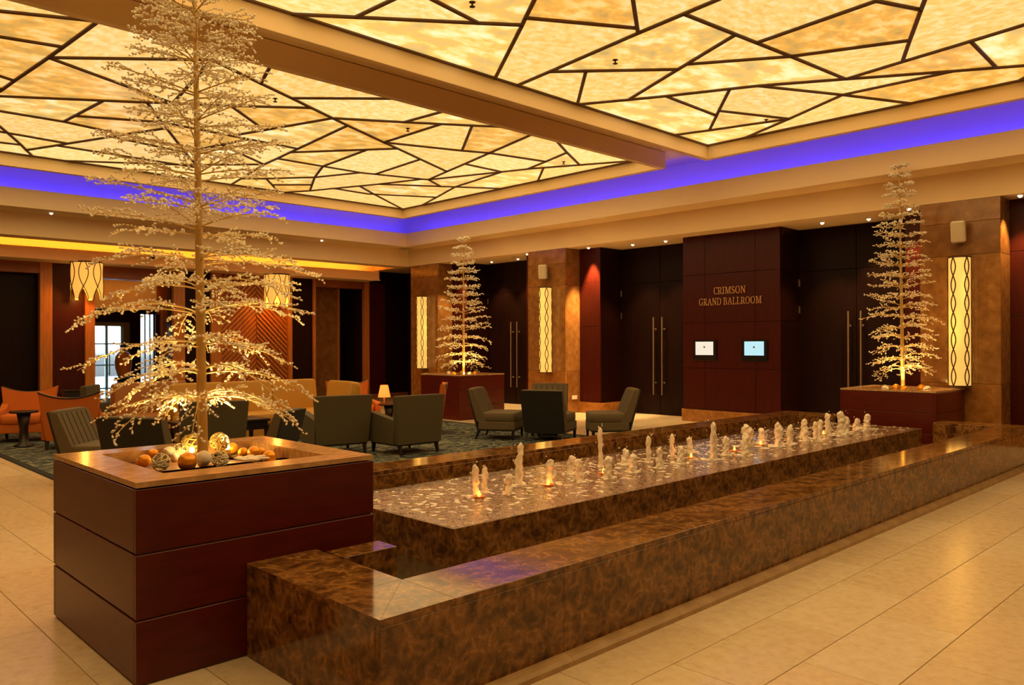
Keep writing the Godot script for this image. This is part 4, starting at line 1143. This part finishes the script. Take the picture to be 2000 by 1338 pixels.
func slipper_chair(label: String, at: Vector3, turn: float, wide := 0.66) -> Node3D:
	var o := thing("slipper_chair", label, "chair", at, turn, "armless slipper chairs in the lounge")
	var h := wide * 0.5
	# dark shell behind and slanting back cushion in front of it
	var st := S(); wedge(st, 0.13, 0.83, [-h, h, 0.27, 0.295], [-h - 0.01, h + 0.01, 0.455, 0.475])
	obj("back_shell", st, M.charcoal_fabric, o)
	st = S(); wedge(st, 0.3, 0.82, [-h + 0.005, h - 0.005, 0.14, 0.305], [-h - 0.005, h + 0.005, 0.36, 0.458])
	cushion(st, Vector3(0, 0.818, 0.412), Vector3(wide, 0.06, 0.105), 0.4, Transform3D(), 10, 6)
	obj("backrest", st, M.gray_fabric, o)
	for k in 6:
		var x := -h + wide * (k + 0.7) / 6.4
		st = S(); tube(st, [Vector3(x, 0.45, 0.203), Vector3(x, 0.81, 0.355)], [0.007, 0.007], 5)
		obj("stripe", st, M.gray_stripe, o)
	st = S(); addb(st, -h, h, 0.17, 0.3, -0.34, 0.28, 0.008)
	obj("seat_frame", st, M.gray_fabric, o)
	st = S(); cushion(st, Vector3(0, 0.37, -0.06), Vector3(wide, 0.17, 0.58), 0.22)
	obj("seat_cushion", st, M.gray_fabric, o)
	obj("base_rail", bx(-h, h, 0.145, 0.172, -0.34, 0.29, 0.004), M.black_leg, o)
	for s in [-1.0, 1.0]:
		leg(o, s * (h - 0.03), -0.31, 0.15, 0.0, 0.0); leg(o, s * (h - 0.03), 0.27, 0.15, 0.0, 0.06)
	return o

func wing_chair(label: String, at: Vector3, turn: float) -> Node3D:
	var o := thing("wing_chair", label, "armchair", at, turn, "orange armchairs with curved backs")
	var tilt := Transform3D(Basis(Vector3.RIGHT, 0.14), Vector3(0, 0.15, 0.3))
	var p2 := PackedVector2Array(); var crest := []
	p2.append(Vector2(-0.33, 0.0)); p2.append(Vector2(0.33, 0.0))
	for i in 15:
		var u := 1.0 - 2.0 * i / 14.0
		var y := 0.64 + 0.1 * u * u
		p2.append(Vector2(0.42 * u, y)); crest.append(tilt * Vector3(0.42 * u, y + 0.006, 0.05))
	var st := S(); prism(st, p2, -0.05, 0.05, tilt)
	obj("backrest", st, M.orange_fabric, o)
	st = S(); var rr := []
	for c in crest: rr.append(0.013)
	tube(st, crest, rr, 8, true)
	obj("crest_rail", st, M.black_leg, o)
	for s in [-1.0, 1.0]:
		st = S()
		prism(st, PackedVector2Array([Vector2(-0.36, 0.15), Vector2(0.3, 0.15), Vector2(0.36, 0.62), Vector2(0.2, 0.53), Vector2(-0.34, 0.5), Vector2(-0.37, 0.47)]), -0.05, 0.05, Transform3D(Basis(Vector3(0, 0, 1), Vector3(0, 1, 0), Vector3(-1, 0, 0)), Vector3(s * 0.355, 0, 0)))
		obj("arm", st, M.orange_fabric, o)
	st = S(); addb(st, -0.305, 0.305, 0.15, 0.3, -0.36, 0.3, 0.01)
	obj("seat_frame", st, M.orange_fabric, o)
	st = S(); cushion(st, Vector3(0, 0.37, -0.06), Vector3(0.6, 0.16, 0.64), 0.22)
	obj("seat_cushion", st, M.orange_fabric, o)
	for x in [-0.33, 0.33]:
		leg(o, x, -0.32, 0.155, 0.0, -0.01, 0.028); leg(o, x, 0.28, 0.155, 0.0, 0.05, 0.028)
	return o

func side_table(n: String, label: String, at: Vector3, r: float, h: float) -> Node3D:
	var o := thing(n, label, "table", at)
	var st := S(); lathe(st, [Vector2(0, h - 0.03), Vector2(r - 0.004, h - 0.03), Vector2(r, h - 0.024), Vector2(r, h - 0.005), Vector2(r - 0.005, h), Vector2(0, h)], 32, Transform3D(), false)
	obj("top", st, M.black_wood, o)
	st = S(); lathe(st, [Vector2(0, 0.0), Vector2(r * 0.7, 0.0), Vector2(r * 0.7, 0.02), Vector2(r * 0.35, 0.05), Vector2(r * 0.3, h * 0.5), Vector2(r * 0.5, h - 0.03), Vector2(0, h - 0.03)], 28)
	obj("pedestal", st, M.black_wood, o)
	return o

func square_table(n: String, label: String, at: Vector3, turn: float, w: float, d: float, h: float) -> Node3D:
	var o := thing(n, label, "table", at, turn)
	obj("top", bx(-w * 0.5, w * 0.5, h - 0.04, h, -d * 0.5, d * 0.5, 0.006), M.black_wood, o)
	obj("apron", bx(-w * 0.5 + 0.03, w * 0.5 - 0.03, h - 0.16, h - 0.04, -d * 0.5 + 0.03, d * 0.5 - 0.03, 0.004), M.black_wood, o)
	obj("shelf", bx(-w * 0.5 + 0.04, w * 0.5 - 0.04, 0.12, 0.14, -d * 0.5 + 0.04, d * 0.5 - 0.04, 0.004), M.black_wood, o)
	for x in [-1.0, 1.0]:
		for z in [-1.0, 1.0]: leg(o, x * (w * 0.5 - 0.045), z * (d * 0.5 - 0.045), h - 0.1, 0.0, 0.0, 0.03)
	return o

func sofa(label: String, at: Vector3, turn: float, L: float, n: int, m: Material, grp: String):
	var o := thing("sofa", label, "sofa", at, turn, grp)
	obj("base", bx(-L * 0.5, L * 0.5, 0.03, 0.27, -0.42, 0.42, 0.02), m, o)
	obj("plinth", bx(-L * 0.5 + 0.03, L * 0.5 - 0.03, 0.0, 0.04, -0.38, 0.4, 0.004), M.black_leg, o)
	var w := L / n
	for k in n:
		var cx := -L * 0.5 + w * (k + 0.5)
		var st := S(); cushion(st, Vector3(cx, 0.36, -0.08), Vector3(w - 0.006, 0.19, 0.72), 0.16)
		obj("seat_cushion", st, m, o)
		st = S(); cushion(st, Vector3(0, 0, 0), Vector3(w - 0.006, 0.56, 0.2), 0.16, Transform3D(Basis(Vector3.RIGHT, 0.16), Vector3(cx, 0.68, 0.3)))
		obj("back_cushion", st, m, o)
	obj("back_frame", bx(-L * 0.5, L * 0.5, 0.05, 0.9, 0.34, 0.44, 0.02), m, o)

func lounge_furniture():
	club_chair("olive club armchair seen from behind, just right of the nearest planter", Vector3(6.25, 0.014, -10.2), facing(0.19, -0.98))
	club_chair("olive club armchair seen from behind, nearest the fountain rim", Vector3(7.01, 0.014, -9.5), facing(0.0, -1.0))
	club_chair("olive club armchair half hidden behind the nearest tree trunk", Vector3(4.5, 0.014, -10.4), facing(0.35, -0.94))
	club_chair("olive club armchair at the far left by the entrance opening", Vector3(4.85, 0.014, -15.6), facing(0.85, 0.52))
	slipper_chair("gray slipper chair in profile facing right, left of the black backed chair", Vector3(9.2, 0.014, -9.78), facing(0.53, 0.85), 0.7)
	slipper_chair("gray slipper chair in profile facing left, near the ballroom doors", Vector3(10.35, 0.014, -8.35), facing(-0.76, -0.65))
	slipper_chair("slipper chair showing its flat black back behind the fountain jets", Vector3(9.6, 0.014, -8.98), facing(0.92, -0.4), 0.7)
	slipper_chair("gray slipper chair facing the viewer beyond the black backed chair", Vector3(10.62, 0.012, -10.0), facing(-0.8, 0.6))
	slipper_chair("small slipper chair with a leaning black back, left of the olive armchairs", Vector3(4.25, 0.014, -8.62), facing(-0.61, -0.79), 0.6)
	slipper_chair("wide slipper chair with a black back behind the nearest planter", Vector3(3.22, 0.014, -8.83), facing(0.85, -0.53), 0.76)
	slipper_chair("striped gray slipper chair facing the viewer beside the orange armchair", Vector3(3.03, 0.014, -9.98), facing(0.74, 0.67), 0.7)
	wing_chair("orange armchair seen from behind with a dark curved crest rail", Vector3(3.72, 0.014, -13.62), facing(0.45, -0.89))
	wing_chair("orange armchair facing the viewer at the far left", Vector3(3.38, 0.014, -15.2), facing(-0.4, 0.92))
	wing_chair("orange armchair whose crest shows above the olive armchair by the fountain", Vector3(8.75, 0.014, -11.35), facing(-0.75, -0.66))
	wing_chair("orange armchair beside the lit table lamp at the right end of the sofa", Vector3(8.35, 0.014, -12.95), facing(-0.25, 0.97))
	sofa("long gold leather sofa with tall back cushions", Vector3(6.2, 0.014, -12.62), PI, 2.6, 3, M.gold_leather, "leather sofas in the lounge")
	sofa("short gold leather sofa section turned towards the long sofa", Vector3(7.08, 0.014, -11.8), facing(-1.0, 0.0), 0.76, 1, M.gold_leather, "leather sofas in the lounge")
	sofa("amber brown leather sofa behind the nearest tree", Vector3(4.95, 0.014, -13.62), PI, 1.2, 2, M.amber_leather, "leather sofas in the lounge")
	var t := side_table("side_table", "round black side table carrying the lit lamp", Vector3(8.5, 0.014, -12.0), 0.2, 0.5)
	side_table("side_table", "small round black table between the two orange armchairs at the far left", Vector3(3.15, 0.014, -14.25), 0.2, 0.56)
	side_table("side_table", "round black table at the left edge of the lounge", Vector3(2.95, 0.014, -15.95), 0.32, 0.55)
	square_table("coffee_table", "low black coffee table in front of the gold sofa", Vector3(5.05, 0.014, -11.4), 0.0, 1.3, 0.6, 0.48)
	square_table("cocktail_table", "square black table among the slipper chairs", Vector3(10.05, 0.014, -9.5), 0.6, 0.5, 0.5, 0.56)
	square_table("console_table", "dark console by the mahogany panel of the lounge wall", Vector3(5.3, 0.0, -19.4), 0.0, 0.6, 0.4, 0.62)
	# lamp on the side table
	var l := thing("table_lamp", "small table lamp with a glowing orange tapered shade", "lamp", Vector3(8.42, 0.514, -12.04))
	var st := S(); lathe(st, [Vector2(0.115, 0.12), Vector2(0.07, 0.34), Vector2(0.066, 0.34), Vector2(0.11, 0.12)], 24)
	obj("shade", st, M.lamp_glow, l)
	st = S(); lathe(st, [Vector2(0, 0), Vector2(0.06, 0), Vector2(0.06, 0.012), Vector2(0.015, 0.03), Vector2(0.012, 0.2), Vector2(0, 0.2)], 16)
	obj("base", st, M.bronze_wire, l)
	omni("table_lamp_bulb", l.position + Vector3(0, 0.24, 0), Color(1.0, 0.6, 0.25), 0.12, 0.03)
	# folded orange card on the coffee table
	st = S()
	for s in [-1.0, 1.0]: poly(st, [Vector3(-0.09, 0, s * 0.05), Vector3(0.09, 0, s * 0.05), Vector3(0.09, 0.13, 0), Vector3(-0.09, 0.13, 0)], Vector3(0, 0.3, s))
	var cd := obj("table_card", st, M.orange_fabric, null, Vector3(4.75, 0.495, -11.4)); cd.rotation.y = 0.7
	tag(cd, "folded orange card standing on the black coffee table", "card")

# ---------------------------------------------------------------- things on the walls
func wires(o: Node3D, r: float, y0: float, y1: float, chains: int, periods: int, amp: float, turn: float, m: Material, th := 0.006):
	for c in chains:
		for s in [-1.0, 1.0]:
			var pts := []; var rr := []
			var n := periods * 8
			for i in n + 1:
				var u := i / float(n)
				var th0: float = turn + TAU * c / chains + s * amp * sin(PI * periods * u) / r
				pts.append(Vector3(cos(th0) * r, lerpf(y1, y0, u), sin(th0) * r)); rr.append(th)
			var st := S(); tube(st, pts, rr, 5)
			obj("wire", st, m, o)

func sconce(z: float, label: String):
	var r := 0.15
	var o := thing("wall_sconce", label, "wall lamp", Vector3(13.35, 0.93, z), 0.0, "tall sconces on the marble pillars")
	var st := S(); lathe(st, [Vector2(0, 0.012), Vector2(r, 0.012), Vector2(r, 1.968), Vector2(0, 1.968)], 32)
	obj("shade", st, M.sconce_glow, o)
	for y in [0.0, 1.965]:
		st = S(); lathe(st, [Vector2(0, y), Vector2(r + 0.012, y), Vector2(r + 0.012, y + 0.018), Vector2(0, y + 0.018)], 32, Transform3D(), false)
		obj("cap", st, M.bronze_wire, o)
	wires(o, r + 0.006, 0.012, 1.968, 5, 7, 0.036, PI + 0.3, M.bronze_wire, 0.0085)
	area("sconce_light", Vector3(13.17, 1.92, z), Vector3(0, 90, 0), Vector2(0.28, 1.9), Color(1.0, 0.72, 0.3), 0.25)

func lantern(x: float, z: float, label: String):
	var r := 0.325
	var o := thing("wall_lantern", label, "lamp", Vector3(x, 2.6, z), 0.0, "scalloped lanterns under the lounge bulkhead")
	var chains := 7; var amp := 0.095; var yc := 0.3
	var st := S(); st.set_smooth_group(0)
	var n := 96
	for j in n:
		var q := []
		for k in 2:
			var a := TAU * (j + k) / n
			var d := fposmod(a - 0.26, TAU / chains); d = minf(d, TAU / chains - d) * r
			var t := clampf(d / amp, 0.0, 1.0)
			var yb := lerpf(yc, 0.02, asin(t) / (PI * 0.5))
			q.append(Vector3(cos(a) * r, yb, sin(a) * r)); q.append(Vector3(cos(a) * r, 0.84, sin(a) * r))
		st.add_vertex(q[2]); st.add_vertex(q[1]); st.add_vertex(q[0])
		st.add_vertex(q[2]); st.add_vertex(q[3]); st.add_vertex(q[1])
	obj("shade", st, M.lantern_glow, o)
	for c in chains:
		for s in [-1.0, 1.0]:
			var pts := []; var rr := []
			for i in 25:
				var y := lerpf(0.0, 0.85, i / 24.0)
				var u := (y - yc) / 0.62
				var th: float = 0.26 + TAU * c / chains + s * amp * sin(PI * u * (1.0 if y > yc else 1.03)) / r
				pts.append(Vector3(cos(th) * (r + 0.006), y, sin(th) * (r + 0.006))); rr.append(0.009)
			var s2 := S(); tube(s2, pts, rr, 6)
			obj("wire", s2, M.bronze_wire, o)
	st = S(); lathe(st, [Vector2(0, 0.83), Vector2(r + 0.012, 0.83), Vector2(r + 0.012, 0.86), Vector2(0, 0.86)], 32, Transform3D(), false)
	obj("cap", st, M.bronze_wire, o)
	omni("lantern_lamp", Vector3(x, 2.75, z), Color(1.0, 0.66, 0.26), 0.7, 0.1)

func wall_fittings():
	sconce(-3.914, "tall glowing sconce with crossing wire curves on the pillar behind the far planter")
	sconce(-12.64, "tall glowing sconce with crossing wire curves on the pillar right of the middle tree")
	sconce(-17.3, "tall glowing sconce with crossing wire curves on the pillar at the lounge corner")
	lantern(5.5, -19.3, "glowing scalloped lantern beside the entrance opening of the lounge")
	lantern(10.1, -19.3, "glowing scalloped lantern in front of the chevron panel")
	for s in [[-3.93, 3.3, 0.1, "white wall speaker above the sconce on the pillar behind the far planter"], [-12.72, 3.28, 0.5, "white wall speaker above the sconce on the pillar right of the middle tree"]]:
		var o := thing("wall_speaker", s[3], "speaker", Vector3(13.36, s[1], s[0]), s[2], "white wall speakers on the marble pillars")
		var st := S(); box(st, Vector3.ZERO, Vector3(0.15, 0.33, 0.19), 0.02, Transform3D(Basis(Vector3(0, 0, 1), 0.18), Vector3.ZERO))
		obj("cabinet", st, M.white_plastic, o)
		st = S(); box(st, Vector3(-0.077, 0.0, 0), Vector3(0.008, 0.29, 0.155), 0.003, Transform3D(Basis(Vector3(0, 0, 1), 0.18), Vector3.ZERO))
		obj("grille", st, mat("speaker_cloth", rgb8(206, 190, 160), 0.8) if not M.has("speaker_cloth") else M.speaker_cloth, o)
		st = S(); tube(st, [Vector3(0.05, 0, 0), Vector3(0.14, 0.0, 0)], [0.02, 0.02], 8, true)
		obj("bracket", st, M.white_plastic, o)
	# screens
	for s in [[-8.79, "left", 0], [-7.69, "right", 1]]:
		var o := thing("wall_screen", "small %s wall screen in a black frame, %s one under the ballroom sign" % ["pale gray" if s[2] == 0 else "pale blue", s[0 + 1]], "screen", Vector3(14.0, 1.47, s[0]), 0.0, "small screens under the ballroom sign")
		obj("frame", bx(-0.035, 0.0, -0.215, 0.195, -0.27, 0.27, 0.006), M.black_plastic, o)
		obj("display", bx(-0.038, -0.03, -0.105, 0.165, -0.205, 0.205, 0.0), M.screen_gray if s[2] == 0 else M.screen_blue, o)
		var st := S(); lathe(st, [Vector2(0, 0), Vector2(0.02, 0), Vector2(0.02, 0.002), Vector2(0, 0.002)], 12, Transform3D(Basis(Vector3(0, 0, 1), PI * 0.5), Vector3(-0.038, 0.055, 0)), false)
		obj("emblem", st, M.steel, o)
		area("screen_light", o.position + Vector3(-0.05, 0.03, 0), Vector3(0, 90, 0), Vector2(0.4, 0.26), Color(0.75, 0.9, 1.0), 0.012)
	# sign letters
	var sg := thing("ballroom_sign", "bronze lettering reading CRIMSON GRAND BALLROOM on the mahogany panel", "sign", Vector3(13.985, 2.4, -8.23), -PI * 0.5)
	var f := SystemFont.new(); f.font_names = PackedStringArray(["Droid Serif"])
	for row in [["CRIMSON", 0.215, 0.7], ["GRAND BALLROOM", 0.0, 1.38]]:
		var tm := TextMesh.new(); tm.font = f; tm.text = row[0]; tm.font_size = 48; tm.pixel_size = 0.004; tm.depth = 0.012
		var bb := tm.get_aabb()
		var o := put("lettering", tm, M.letter_metal, sg)
		var k: float = row[2] / bb.size.x
		var ky := 0.142 / bb.size.y
		o.scale = Vector3(k, ky, 1.0)
		o.position = Vector3(0, row[1] - (bb.position.y + bb.size.y * 0.5) * ky + 0.04, 0.0)
	# socket plate on the side of the pillar
	var pl := thing("socket_plate", "white socket plate low on the side of the pillar right of the middle tree", "socket", Vector3(13.8, 0.36, -12.148))
	obj("plate", bx(-0.09, 0.09, -0.045, 0.045, 0.0, 0.012, 0.003), M.white_plastic, pl)

# ---------------------------------------------------------------- things in the ceiling
func ceiling_fittings():
	var D := [[4.4, 4.245, -17.72, "over the lounge, left of the nearest tree"], [10.5, 4.245, -17.72, "over the lounge, right of the nearest tree"], [13.66, 3.797, -16.2, "first of the row from the lounge corner"], [14.3, 3.797, -15.5, "over the dark door behind the middle tree, left one"], [14.3, 3.797, -14.5, "over the dark door behind the middle tree, right one"], [13.68, 3.797, -13.55, "just left of the second pillar"], [13.83, 3.797, -11.73, "just right of the second pillar, over the red scallop"], [14.12, 3.797, -10.7, "over the door left of the sign, left one"], [14.15, 3.797, -9.85, "over the door left of the sign, right one"], [14.1, 3.797, -6.4, "over the door right of the sign, left one"], [14.28, 3.797, -5.64, "over the door right of the sign, right one"], [13.66, 3.797, -4.75, "behind the tip of the farthest tree"], [13.66, 3.797, -3.18, "right of the farthest pillar"]]
	for d in D:
		var o := thing("downlight", "small round recessed downlight " + d[3], "ceiling light", Vector3(d[0], d[1], d[2]), 0.0, "recessed downlights")
		var st := S(); lathe(st, [Vector2(0.034, -0.003), Vector2(0.05, -0.003), Vector2(0.05, 0.003), Vector2(0.034, 0.003)], 20, Transform3D(), false)
		obj("trim", st, M.white_plastic, o)
		st = S(); ball(st, Vector3(0, -0.008, 0), Vector3(0.034, 0.03, 0.034), 14, 8)
		obj("lens", st, M.downlight_glow, o)
		spot("downlight_lamp", o.position + Vector3(0, -0.045, 0), Vector3(-90, 0, 0), Color(1.0, 0.8, 0.5), 30.0 if d[3].ends_with("scallop") else 2.0 if d[1] > 4.0 else 6.0, 20.0 if d[1] > 4.0 else 27.0 if d[3].ends_with("scallop") else 38.0)
	for s in [[5.42, -10.4, "left onyx ceiling, nearest one"], [7.72, -10.36, "left onyx ceiling, middle one"], [11.3, -10.2, "left onyx ceiling, farthest one"], [5.35, -6.08, "right onyx ceiling, nearest one"], [7.71, -6.1, "right onyx ceiling, middle one"], [11.48, -6.1, "right onyx ceiling, farthest one"]]:
		var o := thing("sprinkler_head", "tiny dark sprinkler head in the " + s[2], "sprinkler", Vector3(s[0], 5.1, s[1]), 0.0, "ceiling sprinkler heads")
		var st := S(); lathe(st, [Vector2(0, -0.05), Vector2(0.03, -0.05), Vector2(0.03, -0.045), Vector2(0.008, -0.04), Vector2(0.012, -0.01), Vector2(0.035, -0.004), Vector2(0.035, 0.0), Vector2(0, 0.0)], 14)
		obj("head", st, M.bronze_wire, o)
	var c := thing("ceiling_camera", "small black dome on the amber bulkhead of the lounge", "camera", Vector3(6.85, 3.7, -19.06))
	var st := S(); ball(st, Vector3(0, -0.04, 0), Vector3(0.055, 0.055, 0.055), 16, 10)
	obj("dome", st, M.black_plastic, c)
	st = S(); lathe(st, [Vector2(0, -0.03), Vector2(0.06, -0.03), Vector2(0.06, 0.0), Vector2(0, 0.0)], 16, Transform3D(), false)
	obj("mount", st, M.black_plastic, c)
